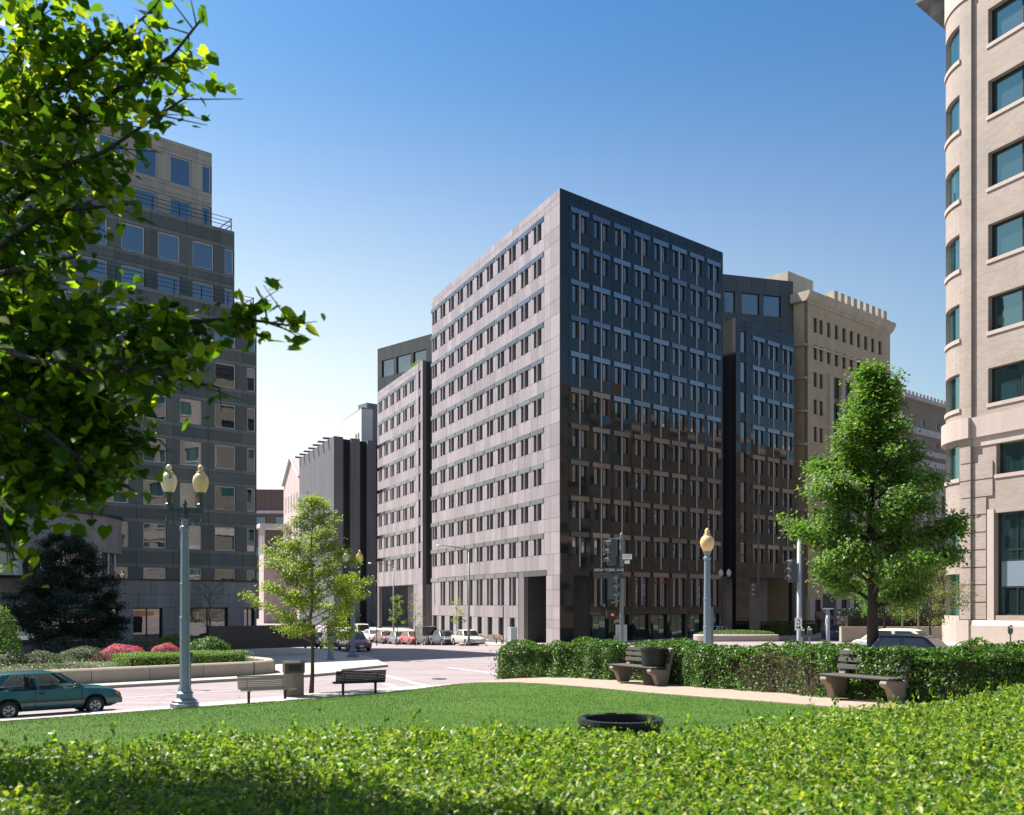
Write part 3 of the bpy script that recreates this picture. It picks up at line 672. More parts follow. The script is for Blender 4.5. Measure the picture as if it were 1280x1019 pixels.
# podium with shop fronts
pod = [(-1.1, -.2, .9, 3.2), (-5.7, -2.5, .9, 3.2), (-10.0, -7.8, 0, 3.2), (-18.0, -11.1, .7, 3.2), (-30, -19.2, .7, 3.2)]
A.wall(FB, -30, 0, -.6, 5.3, pod, 'left_joint', .6, 'podium_wall')
for i, (a, b, za, zb) in enumerate(pod):
    wdw = A.put('shop_window', winmesh(b-a, zb-za, .08, .1, mull=[((j+1)/(2 if b-a < 5 else 3)-.5)*(b-a) for j in range(1 if b-a < 5 else 2)]), 'dark_metal', FB, (a+b)/2, .25, za); place('pane', panemesh(b-a-.1, zb-za-.1), 'glass_dark' if i == 2 else 'glass_left', wdw, (0, .06, .05))
edges = [-30, -19.2, -18.0, -11.1, -10.0, -7.8, -5.7, -2.5, -1.1, -.2, 0]
for a, b in zip(edges, edges[1:]):
    if not any(abs(o[0]-a) < .01 for o in pod):
        for z0, z1 in ((-.5, .7), (.7, 1.55), (1.55, 2.4), (2.4, 3.2)): A.panel(FB, a, b, z0, z1, 'limestone', 'limestone_panel')
for z0, z1, st in ((3.2, 4.25, 2.4), (4.25, 5.3, 2.9)):
    x = 0
    while x > -30: A.panel(FB, max(-30, x-st), x, z0, z1, 'limestone', 'limestone_panel'); x -= st
A.put('podium_coping', MB().box(-30, .06, -.1, .7, 5.3, 5.42), 'dark_metal', FB)
nm_ = MB()
for i in range(11):
    x0 = -13.5+.15*i+(.1 if i > 5 else 0); h_ = .22+.1*math.sin(i*2.3); nm_.box(x0, x0+.05, 0, .03, 0, h_); nm_.box(x0+.05, x0+.11, 0, .03, h_*.4*(i % 3), h_*.4*(i % 3)+.05)
A.put('neon_lettering', nm_, 'neon', FB, 0, .21, 2.35)
place('side_wall', MB().prism([lb(FB, -30, .6), lb(FB, 0, .6), lb(FB, 0, 24), lb(FB, -30, 24)], -.6, 5.3), 'limestone', A.root)
def arc(c, r, a0, a1, n): return [(c[0]+r*math.cos(a0+(a1-a0)*i/n), c[1]+r*math.sin(a0+(a1-a0)*i/n)) for i in range(n+1)]
cc = (-17.4, 3.0); rr = 7.2
def drum(r, z0, z1, name, mat):
    pts = arc(cc, r, math.pi*1.0, math.pi*2, 28); mb = MB().prism(pts, z0, z1); A.put(name, autosmooth_me(mb), mat, FB)
def autosmooth_me(mb):
    me = mb.mesh('m', True)
    me.set_sharp_from_angle(angle=math.radians(35)); return me
drum(rr, 7.2, 9.75, 'drum_wall', 'limestone'); drum(rr-.5, 5.42, 7.2, 'drum_glass', 'glass_left'); drum(rr+.12, 9.75, 9.92, 'drum_coping', 'dark_metal')
for i in range(15):
    a = math.pi*(1.03+.94*i/14); p = (cc[0]+(rr-.38)*math.cos(a), cc[1]+(rr-.38)*math.sin(a))
    if p[1] < -.1:
        big = i % 4 == 2
        A.put('drum_column' if big else 'drum_mullion', MB().lathe([(.3 if big else .07, 0), (.3 if big else .07, 1.78)], 10), 'pale_stone' if big else 'white_frame', FB, p[0], p[1], 5.42)
A.flush(300, 'stone_cladding')
# ================================================================ right brick building with rounded corner bay
RB = Bld('brick_building', rc, 'pale pink brick office building with rounded corner bay and dark green wide windows')
FR = Frame(rc, -L)                             # street face, x towards the viewer
TOPR = 36.0; rows = [30.75-3.5*i for i in range(6)]; WHR = 1.72
winc = [(0, 3.3), (4.6, 7.9), (9.2, 12.5)]
ops = [(a, b, z, z+WHR) for z in rows for a, b in winc]+[(a+.45, b, 9.75, 11.45) for a, b in winc]+[(a+.35, b, 2.95, 7.9) for a, b in winc]
RB.wall(FR, -1.0, 14, 12.7, TOPR, ops, 'pink_brick'); RB.wall(FR, -1.0, 14, 2.7, 11.7, ops, 'pink_brick', .5)
RB.put('stone_band', MB().box(-1.0, 14, -.16, .5, 11.7, 12.7), 'pink_stone', FR); RB.put('stone_band', MB().box(-.98, 14, -.05, .4, 11.25, 11.699), 'pink_stone', FR)
RB.put('plinth', MB().xprism([(-.28, -.5), (-.28, 2.45), (-.12, 2.7), (.5, 2.7), (.5, -.5)][::-1], -1.0, 14), 'pink_stone', FR)
def rwin(fr, a, b, z0, z1, mull, tr=(), gl='glass_right', parts=None):
    wdw = RB.put('window', winmesh(b-a, z1-z0, .07, .1, mull=mull, trans=tr), 'dark_metal', fr, (a+b)/2, .28, z0); place('pane', panemesh(b-a-.1, z1-z0-.1), gl, wdw, (0, .05, .05)); return wdw
for a, b in winc:
    for z in rows:
        rwin(FR, a, b, z, z+WHR, (0,)); RB.put('sill', MB().box(a-.08, b+.08, -.05, .3, z-.18, z), 'pink_stone', FR)
    rwin(FR, a+.45, b, 9.75, 11.45, (0,)); RB.put('sill', MB().box(a+.37, b+.08, -.05, .3, 9.57, 9.75), 'pink_stone', FR)
    wdw = rwin(FR, a+.35, b, 2.95, 7.9, (-.45, .75), (4.3-2.95, 5.6-2.95, 6.1-2.95))
    place('spandrel_panel', MB().box(-1.3, 1.3, .0, .04, 1.4, 2.6), 'lamp_paint', wdw, (0, 0, 0))
    RB.put('jamb', MB().xprism([(-.05, 2.7), (-.05, 8.1), (.3, 8.1), (.3, 2.7)][::-1], a-.02, a+.349), 'pink_stone', FR)
for i in range(11):
    z = 2.75+.86*i
    if z+.8 > 11.2: break
    RB.put('brick_course', MB().box(-.98, -.06 if z < 8 else .3, -.07, .002, z, z+.80), 'pink_brick', FR)
    if z > 8.1:
        for (a, b), nx_ in zip(winc, [4.6, 9.2, 14]): RB.put('brick_course', MB().box(b+.1, nx_+.3, -.07, .002, z, z+.80), 'pink_brick', FR)
# rounded bay (arc centre inside the corner)
bc = rc+L*1.0+INW*2.8; rb_ = 2.95
ang0 = math.atan2(-INW.y, -INW.x)
def bayarc(r0, r1, z0, z1, a0, a1, n=14):
    mb = MB()
    for i in range(n):
        t0, t1 = a0+(a1-a0)*i/n, a0+(a1-a0)*(i+1)/n
        q = [(r, t) for r, t in ((r1, t0), (r1, t1), (r0, t1), (r0, t0))]; n0 = len(mb.v)
        for z in (z0, z1):
            for r, t in q: mb.v.append((r*math.cos(t), r*math.sin(t), z)); mb.uv[len(mb.v)-1] = (t*r1, z)
        mb.f += [(n0, n0+1, n0+5, n0+4)[::-1], (n0+2, n0+3, n0+7, n0+6)[::-1], (n0+3, n0+2, n0+1, n0)[::-1], (n0+4, n0+5, n0+6, n0+7)[::-1]]
        if i == 0: mb.f.append((n0+3, n0, n0+4, n0+7)[::-1])
        if i == n-1: mb.f.append((n0+1, n0+2, n0+6, n0+5)[::-1])
    bm = bmesh.new(); me = mb.mesh('m'); bm.from_mesh(me); bmesh.ops.recalc_face_normals(bm, faces=bm.faces[:]); bm.to_mesh(me); bm.free()
    autosm(me); return me
def autosm(me):
    me.polygons.foreach_set('use_smooth', [True]*len(me.polygons)); me.set_sharp_from_angle(angle=math.radians(35))
def putbay(name, me, mat, parent=None): return place(name, me, mat, RB.root, (bc.x-rc.x, bc.y-rc.y, 0), 0)
a0b, a1b = ang0-math.pi*.53, ang0+math.radians(3); wa0, wa1 = ang0-math.radians(46), ang0-math.radians(11)
zl = [-.5, 2.7]
wins = [(z+.05, z+WHR+.1) for z in rows]+[(9.8, 11.5), (6.0, 8.0), (2.9, 5.0)]; wins.sort()
zc = 2.7
for z0, z1 in wins+[(TOPR, TOPR)]:
    for za, zb in ([(zc, z0)] if not zc < 11.7 < z0 else [(zc, 11.7), (12.7, z0)]):
        if zb-za > .01: putbay('bay_wall', bayarc(rb_-.4, rb_, za, zb, a0b, a1b), 'pink_brick')
    if z1 > z0:
        for t0, t1 in ((a0b, wa0), (wa1, a1b)): putbay('bay_wall', bayarc(rb_-.4, rb_, z0, z1, t0, t1, 6), 'pink_brick')
        putbay('bay_window', bayarc(rb_-.25, rb_-.2, z0, z1, wa0, wa1, 8), 'glass_right'); putbay('bay_sill', bayarc(rb_-.1, rb_+.07, z0-.2, z0-.001, wa0-.02, wa1+.02, 8), 'pink_stone')
    zc = z1
putbay('bay_band', bayarc(rb_-.4, rb_+.22, 11.7, 12.7, a0b, a1b), 'pink_stone'); putbay('bay_plinth', bayarc(rb_-.4, rb_+.2, -.5, 2.7, a0b, a1b), 'pink_stone')
putbay('bay_parapet', bayarc(rb_-.4, rb_+.06, 33.6, 35.2, a0b, a1b), 'pink_stone')
for i in range(10):
    z = 2.75+.86*i
    if z < 11: putbay('bay_course', bayarc(rb_-.05, rb_+.05, z, z+.80, wa1+.03, a1b), 'pink_brick')
# avenue side of the brick building
FN = Frame(bc+NO*rb_+R*54, -R)
wn = [4+4.4*i for i in range(11)]
ops = [(a, a+2.6, z, z+WHR) for z in rows+[9.75] for a in wn]+[(a, a+2.6, 3, 7.8) for a in wn]
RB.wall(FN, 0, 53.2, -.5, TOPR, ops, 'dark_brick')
nwm = winmesh(2.6, WHR, .07, .1, mull=(0,)); npm = panemesh(2.5, WHR-.1); nwt = winmesh(2.6, 4.8, .07, .1, mull=(0,), trans=(2.4,)); npt = panemesh(2.5, 4.7)
for a in wn:
    for z in rows+[9.75]: wdw = RB.put('window', nwm, 'dark_metal', FN, a+1.3, .25, z); place('pane', npm, 'glass_right', wdw, (0, .05, .05))
    wdw = RB.put('window', nwt, 'dark_metal', FN, a+1.3, .25, 3); place('pane', npt, 'glass_right', wdw, (0, .05, .05))
RB.put('stone_band', MB().box(0, 53.2, -.15, .3, 11.7, 12.6), 'pink_stone', FN)
def rl(v): return (v[0]-rc.x, v[1]-rc.y)
cw = [rl(FR.pt(14, .5)), rl(FR.pt(14, 20)), rl(FN.pt(0, 20)), rl(FN.pt(0, .46)), rl(FN.pt(53, .46)), rl((bc.x-.2, bc.y)), rl(FR.pt(-.9, .55))]
place('inner_wall', MB().prism(cw, -.5, TOPR-.2), 'brown_stone', RB.root)
# heavy cornice projecting above the corner
for i, (o_, z0, z1) in enumerate(((.35, 34.3, 34.9), (.8, 34.9, 35.6), (1.35, 35.6, 36.6))):
    RB.put('cornice', MB().box(44, 53.9+o_, -o_, .4, z0, z1), 'gray_concrete', FN)
# ================================================================ buildings along the avenue
VO = bc+NO*(rb_-1.0)+R*124; VB = Bld('stone_building', VO, 'brown stone office building mirrored in the polished granite face, next to the brick building'); FV = Frame(VO, -R)
vops = [(a, a+1.8, z, z+1.9) for a in np.arange(2.5, 66, 3.4) for z in np.arange(2, 27, 3.6)]
VB.wall(FV, 0, 68, -.5, 30.5, vops, 'brown_stone'); vw = winmesh(1.8, 1.9, .08, .1, mull=(0,)); vp = panemesh(1.7, 1.8)
for (a, b, za, zb) in vops: wdw = VB.put('window', vw, 'pale_stone', FV, (a+b)/2, .2, za); place('pane', vp, 'glass_dark', wdw, (0, .05, .05))
VB.put('cornice', MB().box(0, 68, -.5, .4, 30.5, 31.3), 'cream_stone', FV); VB.put('penthouse', MB().box(30, 60, 5, 15, 30.5, 34.5), 'brown_stone', FV); VB.put('inner_wall', MB().box(0, 68, .46, 20, -.5, 30.4), 'brown_stone', FV)
TB = Bld('tan_building', RF.pt(39.2), 'tan brick classical office building with crenellated cornice and tall cream pilasters'); FT = Frame(RF.pt(39.2), R)
tops = [36.6-3.15*i for i in range(10)]; cols = [.9+1.0*0+x for x in (.1, 1.35, 3.0, 4.7, 6.4, 8.1, 9.8, 11.5, 13.2, 15.0)]; cols = [c+.6 for c in cols]
ops = []
for j, t in enumerate(tops):
    for i, c in enumerate(cols):
        if j >= 2 and 2 <= i <= 8: continue
        ops.append((c-.42, c+.42, t-1.75, t))
ops.append((4.9, 16.0, 4.5, tops[2]+.1))
TB.wall(FT, 0, 19, 4, 38.2, ops, 'tan_brick')
tw = winmesh(.84, 1.75, .06, mull=()); tp = panemesh(.76, 1.67)
for (a, b, za, zb) in ops[:-1]:
    wdw = TB.put('window', tw, 'dark_metal', FT, (a+b)/2, .2, za); place('pane', tp, 'glass_dark', wdw, (0, .03, .04))
    TB.put('sill', MB().box(a-.08, b+.08, -.06, .1, za-.16, za), 'cream_stone', FT)
for z in (33.3, 38.2): TB.put('cornice_band', MB().box(-.1, 19.1, -.12, .0, z-.25, z), 'cream_stone', FT)
TB.put('cornice', MB().xprism([(0, 38.2), (-.3, 38.5), (-.55, 39.0), (-.55, 39.3), (.6, 39.3), (.6, 38.2)][::-1], -.5, 19.5), 'cream_stone', FT)
TB.put('side_cornice', MB().box(-.5, .0, .6, 14, 38.3, 39.3), 'cream_stone', FT)
for i in range(9): TB.put('crenel', MB().box(5.2+1.45*i, 6.0+1.45*i, -.3, .9, 39.3, 40.5), 'cream_stone', FT)
TB.put('parapet', MB().box(4.4, 19.2, .1, .8, 39.3, 39.75), 'cream_stone', FT); TB.put('penthouse', MB().box(-.2, 5.2, 2.5, 12, 39.3, 42.3), 'cream_stone', FT)
for i in range(5): TB.put('pilaster', MB().box(4.35+2.6*i, 5.15+2.6*i, -.25, .1, 4.5, tops[2]+.1), 'cream_stone', FT)
for i in range(4):
    for t in tops[2:]: wdw = TB.put('window', winmesh(1.75, 2.4, .07), 'dark_metal', FT, 6.05+2.6*i, .3, t-2.2); place('pane', panemesh(1.65, 2.3), 'glass_main', wdw, (0, .03, .05))
TB.put('inner_wall', MB().box(.05, 18.95, .6, 16, -1, 38.1), 'tan_brick', FT)
FS = Frame(FT.pt(0, 14), -FT.y)
sops = [(c, c+.9, t-1.75, t) for c in (2.5, 5.5, 8.5, 11.2) for t in tops]
TB.wall(FS, 0, 13.99, -1, 38.2, sops, 'tan_brick', .3, 'side_wall')
for (a, b, za, zb) in sops: wdw = TB.put('window', winmesh(.9, 1.75, .06), 'dark_metal', FS, (a+b)/2, .12, za); place('pane', panemesh(.8, 1.65), 'glass_dark', wdw, (0, .03, .05))
for i in range(7):
    z = 33.2-3.8*i; TB.put('pipe', MB().tube([(9.5, -.25, z+.6), (14.0, -.3, z)], .16, 6), 'cream_stone', FS)
for i in range(7): TB.put('ground_pilaster', MB().box(.2+2.9*i, 1.1+2.9*i, -.2, .3, -.5, 4.2), 'pale_stone', FT)
TB.put('ground_glass', MB().box(0, 19, .35, .45, -.5, 4.0), 'glass_dark', FT); TB.put('red_awning', MB().xprism([(0, 2.6), (-.9, 1.9), (-.9, 1.7), (0, 1.7)][::-1], 1.2, 4.2), 'red_brick', FT)
TB.put('roof', MB().box(.1, 18.9, .7, 16, 38.1, 38.2), 'roof_gray', FT)
KB = Bld('classical_building', RF.pt(60), 'ornate grey brick building with pale cornices and latticed upper panels behind the leafy tree'); FK = Frame(RF.pt(60), R)
kc = [3.0, 7.2, 11.4, 15.6, 19.8]; kops = [(c-.6, c+.6, z, z+zh) for c in kc for z, zh in ((11.5, 3.0), (6, 3.2), (27.2, 1.0))]+[(c-.45, c+.45, 24.6, 25.6) for c in kc]
KB.wall(FK, 1.4, 24, -.5, 30.4, kops, 'gray_brick')
for (a, b, za, zb) in kops: wdw = KB.put('window', winmesh(b-a, zb-za, .12, .12), 'pale_stone', FK, (a+b)/2, .15, za); place('pane', panemesh(b-a-.2, zb-za-.2), 'glass_dark', wdw, (0, .05, .1))
for z0, z1, o_ in ((30.4, 30.9, .5), (26.0, 26.9, .25), (23.4, 24.1, .2), (21.8, 22.6, .7), (18.3, 19.0, .3), (15.3, 15.8, .2)): KB.put('cornice', MB().box(1.2, 24.2, -o_, .4, z0, z1), 'pale_stone', FK)
for i in range(22): KB.put('roof_tooth', MB().box(1.4+1.02*i, 2.0+1.02*i, -.3, .3, 30.9, 31.4), 'pale_stone', FK)
for i in range(26): KB.put('bracket', MB().box(1.5+.86*i, 1.8+.86*i, -.55, 0, 21.2, 21.8), 'pale_stone', FK)
KB.put('frieze', MB().box(1.4, 24, -.06, 0, 19.0, 21.1), 'cream_stone', FK)
for i in range(13): KB.put('frieze_panel', MB().box(1.9+1.7*i, 2.7+1.7*i, -.14, -.06, 19.4, 20.6), 'pale_stone', FK)
for c in kc:
    mb = MB(); mb.box(c-.95, c+.95, -.1, -.04, 15.8, 18.3)
    for q in range(5):
        for p_ in range(6): mb.box(c-.8+.33*q, c-.58+.33*q, -.16, -.1, 15.95+.38*p_, 16.2+.38*p_)
    KB.put('lattice_panel', mb, 'pale_stone', FK); KB.put('pilaster', MB().box(c+1.3, c+2.2, -.3, 0, 1, 18.3), 'gray_brick', FK)
    KB.put('window_arch', MB().box(c-.9, c+.9, -.15, 0, 14.6, 15.1), 'pale_stone', FK)
KB.put('inner_wall', MB().box(1.4, 24, .46, 16, -.5, 30.3), 'red_brick', FK); KB.put('side_block', MB().box(-1.2, 1.39, -.3, 10, -.5, 21.5), 'cream_stone', FK)
KB.put('side_coping', MB().box(-1.4, 1.2, -.5, 10, 21.5, 22.2), 'cream_stone', FK); KB.put('chimney', MB().box(1.0, 2.0, .5, 5, 30.3, 32.6), 'brown_stone', FK)
# ================================================================ buildings along the side street
gc = Vector((-26.3, 140)); GB = Bld('ribbed_building', gc, 'windowless grey concrete block with vertical ribs and dark slots beyond the granite wing')
FG = Frame(gc, R); FG2 = Frame(gc, -L)
GB.put('wall', MB().prism([(.3, .3), (22, .3), (28, 23.4), (7.2, 23.4)], -6, 28.2), 'dark_metal', FG)
for a_, b_2 in ((0, 1.4), (2.75, 4.3), (5.65, 7.2), (8.5, 14), (15, 22)): GB.put('concrete_panel', MB().box(a_, b_2, -.1, .3, -6, 28.4), 'gray_concrete', FG)
for i in range(16): GB.put('concrete_rib', MB().box(-24.4+1.53*i, -24.4+1.53*i+1.49, -.12, .2 if i < 15 else .02, -6, 28.4), 'rib_concrete', FG2)
for i in range(7): GB.put('roof_bracket', MB().box(-24.4+3.4*i, -23.9+3.4*i, -.9, .6, 28.5, 28.75), 'gray_concrete', FG2)
GB.put('side_wall', MB().box(-24.4, -.3, .2, 1.0, -6, 28.2), 'gray_concrete', FG2)
PB = Bld('pale_tower', (-26.3, 165), 'pale rendered block with one tall window rising behind the ribbed concrete building'); FP = Frame((-26.3, 165), R); FP2 = Frame((-26.3, 165), -L)
PB.put('wall', MB().prism([(.03, 0), (14, 0), (20, 18), (5.5, 18)], -5, 37.9), 'gray_concrete', FP); PB.put('side_wall', MB().box(-18, .03, -.03, 2, -5, 37.6), 'white_render', FP2)
for x in (-3.4, -1.8): wdw = PB.put('window', winmesh(.8, 4.2, .08), 'dark_metal', FP2, x, -.1, 29.5); place('pane', panemesh(.7, 4.0), 'glass_dark', wdw, (0, .03, .1))
PB.put('roof_unit', MB().box(3, 6, 3, 6, 37.9, 39.6), 'gray_concrete', FP)
hb = gc+L*24.8; HB = Bld('gabled_building', hb, 'pink gabled building with rows of narrow windows far along the side street'); FH = Frame(hb, -L)
mb = MB(); n = 0
poly = [(-14, -6), (0, -6), (0, 25.6), (-7, 29.6), (-14, 25.6)]
mb.v = [(p[0], 0, p[1]) for p in poly]+[(p[0], 12, p[1]) for p in poly]
mb.f = [(0, 1, 2, 3, 4), (9, 8, 7, 6, 5)]+[(i, i+5, (i+1) % 5+5, (i+1) % 5) for i in range(5)]
HB.put('wall', mb, 'pink_render', FH)
for i in range(5):
    for z in (20, 15.6, 11.2, 6.8, 2.4): wdw = HB.put('window', winmesh(.9, 3.0, .1, .06), 'pink_render', FH, -12+2.5*i, -.05, z); place('pane', panemesh(.75, 2.8), 'glass_dark', wdw, (0, .02, .1))
HB.put('roof_edge', MB().tube([(-14.2, -.2, 25.4), (-7, -.2, 29.7), (.2, -.2, 25.4)], .22, 4), 'pale_stone', FH)
HB.put('porch', MB().box(-13.9, -9, -4.5, 0, -4, 12.5), 'pink_render', FH); HB.put('porch_roof', MB().box(-14.2, -8.8, -5.2, 0, 17.2, 17.9), 'pale_stone', FH)
for i in range(4): HB.put('porch_column', MB().box(-13.6+1.5*i, -13.3+1.5*i, -4.6, -4.3, 12.5, 17.2), 'pale_stone', FH)
EB = Bld('brown_building', (-58, 232), 'distant brown building with a strip of blue glass closing the side street'); FE = Frame((-75, 230), (1, .05))
EB.put('wall', MB().box(0, 34, 0, 15, -6, 31.5), 'brown_stone', FE)
for i in range(6):
    for z in (22.5, 15, 9, 3): wdw = EB.put('window', winmesh(3.0, 2.4, .15), 'dark_metal', FE, 3+5.2*i, -.1, z); place('pane', panemesh(2.8, 2.2), 'glass_left', wdw, (0, .03, .1))
EB.put('cornice', MB().box(-.2, 34.2, -.4, 0, 25.6, 26.3), 'pale_stone', FE)
# ================================================================ leaves, trees, hedges
DIAM = (np.array([(0, -.5, 0), (.30, -.05, .07), (0, .5, -.06), (-.30, -.05, .07)]), [(0, 1, 2), (0, 2, 3)])
SLIM = (np.array([(0, -.5, 0), (.19, 0, .05), (0, .5, -.05), (-.19, 0, .05)]), [(0, 1, 2), (0, 2, 3)])
HEART = (np.array([(0, -.40, .0), (.24, -.50, .05), (.45, -.22, .09), (.40, .10, .07), (.18, .40, .01), (0, .62, -.07), (-.18, .40, .01), (-.40, .10, .07), (-.45, -.22, .09), (-.24, -.50, .05), (0, .05, -.015)]),
         [(10, 0, 1), (10, 1, 2), (10, 2, 3), (10, 3, 4), (10, 4, 5), (10, 5, 6), (10, 6, 7), (10, 7, 8), (10, 8, 9), (10, 9, 0)])
def unit(a): return a/np.maximum(1e-9, np.linalg.norm(a, axis=-1, keepdims=True))
def leafframes(n, nrm, spread, axis=None, aspread=.6):
    w_ = unit(nrm+RNG.normal(0, spread, (n, 3)))
    v = RNG.normal(0, 1, (n, 3)) if axis is None else axis+RNG.normal(0, aspread, (n, 3))
    v = unit(v-w_*np.sum(v*w_, 1, keepdims=True)); u = np.cross(v, w_); return u, v, w_
def meshnp(name, V, Fc):
    me = bpy.data.meshes.new(name); n = len(V); m = len(Fc)
    me.vertices.add(n); me.vertices.foreach_set('co', V.astype(np.float32).ravel())
    me.loops.add(m*3); me.loops.foreach_set('vertex_index', Fc.astype(np.int32).ravel())
    me.polygons.add(m); me.polygons.foreach_set('loop_start', np.arange(0, m*3, 3, dtype=np.int32)); me.update(calc_edges=True); return me
def leafmesh(c, size, nrm, spread=.6, tpl=DIAM, axis=None, aspread=.6, fr=None):
    n = len(c); u, v, w_ = fr if fr else leafframes(n, nrm, spread, axis, aspread); T, Fs = tpl
    sz = (size*RNG.uniform(.7, 1.25, n) if np.isscalar(size) else size)[:, None, None]
    V = c[:, None, :]+sz*(T[None, :, 0, None]*u[:, None, :]+T[None, :, 1, None]*v[:, None, :]+T[None, :, 2, None]*w_[:, None, :])
    Fc = (np.arange(n)[:, None, None]*len(T)+np.array(Fs)[None]).reshape(-1, 3)
    return meshnp('leaves', V.reshape(-1, 3), Fc)
UP = np.array([0, 0, 1.])
def vnoise(p, f, s=0):
    return (np.sin(p[:, 0]*f*1.1+s)+np.sin(p[:, 1]*f*1.3+2+s*2)+np.sin(p[:, 2]*f*.9+4+s)+np.sin((p[:, 0]+p[:, 1])*f*2.1+s)*.6+np.sin((p[:, 1]-p[:, 2])*f*2.7+s)*.5)/4.1
def limb(a, b, n=5, wob=.08, sag=0):
    a = np.array(a, float); b = np.array(b, float); t = np.linspace(0, 1, n)[:, None]; ln = np.linalg.norm(b-a)
    p = a+(b-a)*t; p[1:-1] += RNG.normal(0, wob*ln/n, (n-2, 3)); p[:, 2] += sag*ln*(t[:, 0]*(1-t[:, 0])); return p
def make_tree(name, label, base, H, z0, prof, rt, nprim, nleaf, lsize, lmat, bmat, group=None, nsec=6, jit=.22, up=.45, cat='tree', lean=(0, 0), tpl=DIAM, twig=0, conic=False, lr=(.72, 1.12), wp_=1.4):
    root = thing(name, base, label, cat, group); mb = MB()
    tr = limb((0, 0, -.15), (lean[0], lean[1], H*.93), 9, .05); mb.tube(tr, [rt*(1-.9*i/8)*(1.25 if i == 0 else 1) for i in range(9)], 9)
    cen = []; wts = []
    for i in range(nprim):
        f = (i+.5)/nprim; f = f**.85; z = z0*.85+(H-z0*.85)*f*.97
        k_ = min(8, z/(H*.93)*8); j = int(min(7, k_)); p = tr[j]+(tr[j+1]-tr[j])*(k_-j); a = i*2.39996+RNG.normal(0, .35)
        ln = max(.25, prof(min(1, max(0, (z-z0*.85)/(H-z0*.85))))*RNG.uniform(*lr)); rise = ln*up*RNG.uniform(.6, 1.3)*(1-.2*f)
        e = p+np.array([math.cos(a)*ln, math.sin(a)*ln, rise]); b = limb(p, e, 5, .15, .1 if not conic else -.05)
        r0 = max(.012, rt*.34*(1-f*.75)); mb.tube(b, [r0*(1-.8*q/4) for q in range(5)], 5)
        for s_ in range(nsec):
            q = RNG.uniform(.25, 1.0); o = b[0]+(b[-1]-b[0])*q; a2 = a+RNG.choice([-1, 1])*RNG.uniform(.4, 1.3); l2 = ln*.42*RNG.uniform(.5, 1.1)*(1.15-q*.5)
            e2 = o+np.array([math.cos(a2)*l2, math.sin(a2)*l2, l2*RNG.uniform(-.1, .6)]); b2 = limb(o, e2, 4, .15); mb.tube(b2, [r0*.4, r0*.3, r0*.22, r0*.12], 4)
            for w_ in range(twig):
                o3 = b2[1]+(b2[-1]-b2[1])*RNG.uniform(0, 1); d3 = RNG.normal(0, 1, 3); d3[2] = abs(d3[2])*.8; e3 = o3+unit(d3)*l2*.5; mb.tube([o3, e3], [r0*.16, r0*.07], 3)
            for q2 in (.35, .6, .8, 1.0): cen.append(o+(e2-o)*q2); wts.append(ln)
        for q2 in (.7, .85, 1.0): cen.append(b[0]+(b[-1]-b[0])*q2); wts.append(1.2*ln)
    place('trunk', mb.mesh('trunk', True), bmat, root)
    if nleaf:
        cen = np.array(cen); wts = np.array(wts); wts = wts*RNG.uniform(.15, 2., len(wts))**wp_; idx = RNG.choice(len(cen), nleaf, p=wts/wts.sum())
        c = cen[idx]+RNG.normal(0, jit, (nleaf, 3))*np.array([1, 1, .7]); out = unit(c-np.array([lean[0]*.5, lean[1]*.5, H*.55]))
        place('crown', leafmesh(c, lsize, UP*.8+out*.5, .55, tpl, axis=np.array([0, 0, -.5])+out*.8), lmat, root, kind='stuff')
    return root
def shrub(name, label, c, r, n, ls, mat, cat='shrub', group=None, flat=.6, tpl=DIAM, extra=None, seed=0):
    root = thing(name, c, label, cat, group); d = unit(RNG.normal(0, 1, (n, 3))); d[:, 2] = np.abs(d[:, 2])*1.0-.08
    rad = RNG.uniform(.72, 1.0, n)**.6; p = d*rad[:, None]; lump = 1+.16*vnoise(p*3+seed, 2.2, seed); p = p*lump[:, None]*np.array(r)
    place('foliage', leafmesh(p, ls, unit(d)+UP*.4, .6, tpl), mat, root, kind='stuff')
    if extra:
        m2, n2, l2 = extra; d = unit(RNG.normal(0, 1, (n2, 3))); d[:, 2] = np.abs(d[:, 2])
        p = d*(1+.16*vnoise(d*3+seed, 2.2, seed))[:, None]*np.array(r)*1.02; keep = d[:, 2] > .12; p = p[keep]; d = d[keep]
        place('blossom', leafmesh(p, l2, unit(d), .5, DIAM), m2, root, kind='stuff')
    mb = MB()
    for i in range(7):
        a = i*.9+seed; mb.tube([(0, 0, -.1), (math.cos(a)*r[0]*.3, math.sin(a)*r[1]*.3, r[2]*.45), (math.cos(a)*r[0]*.6, math.sin(a)*r[1]*.6, r[2]*.8)], [.03, .02, .008], 4)
    place('stem', mb, 'bark', root); return root
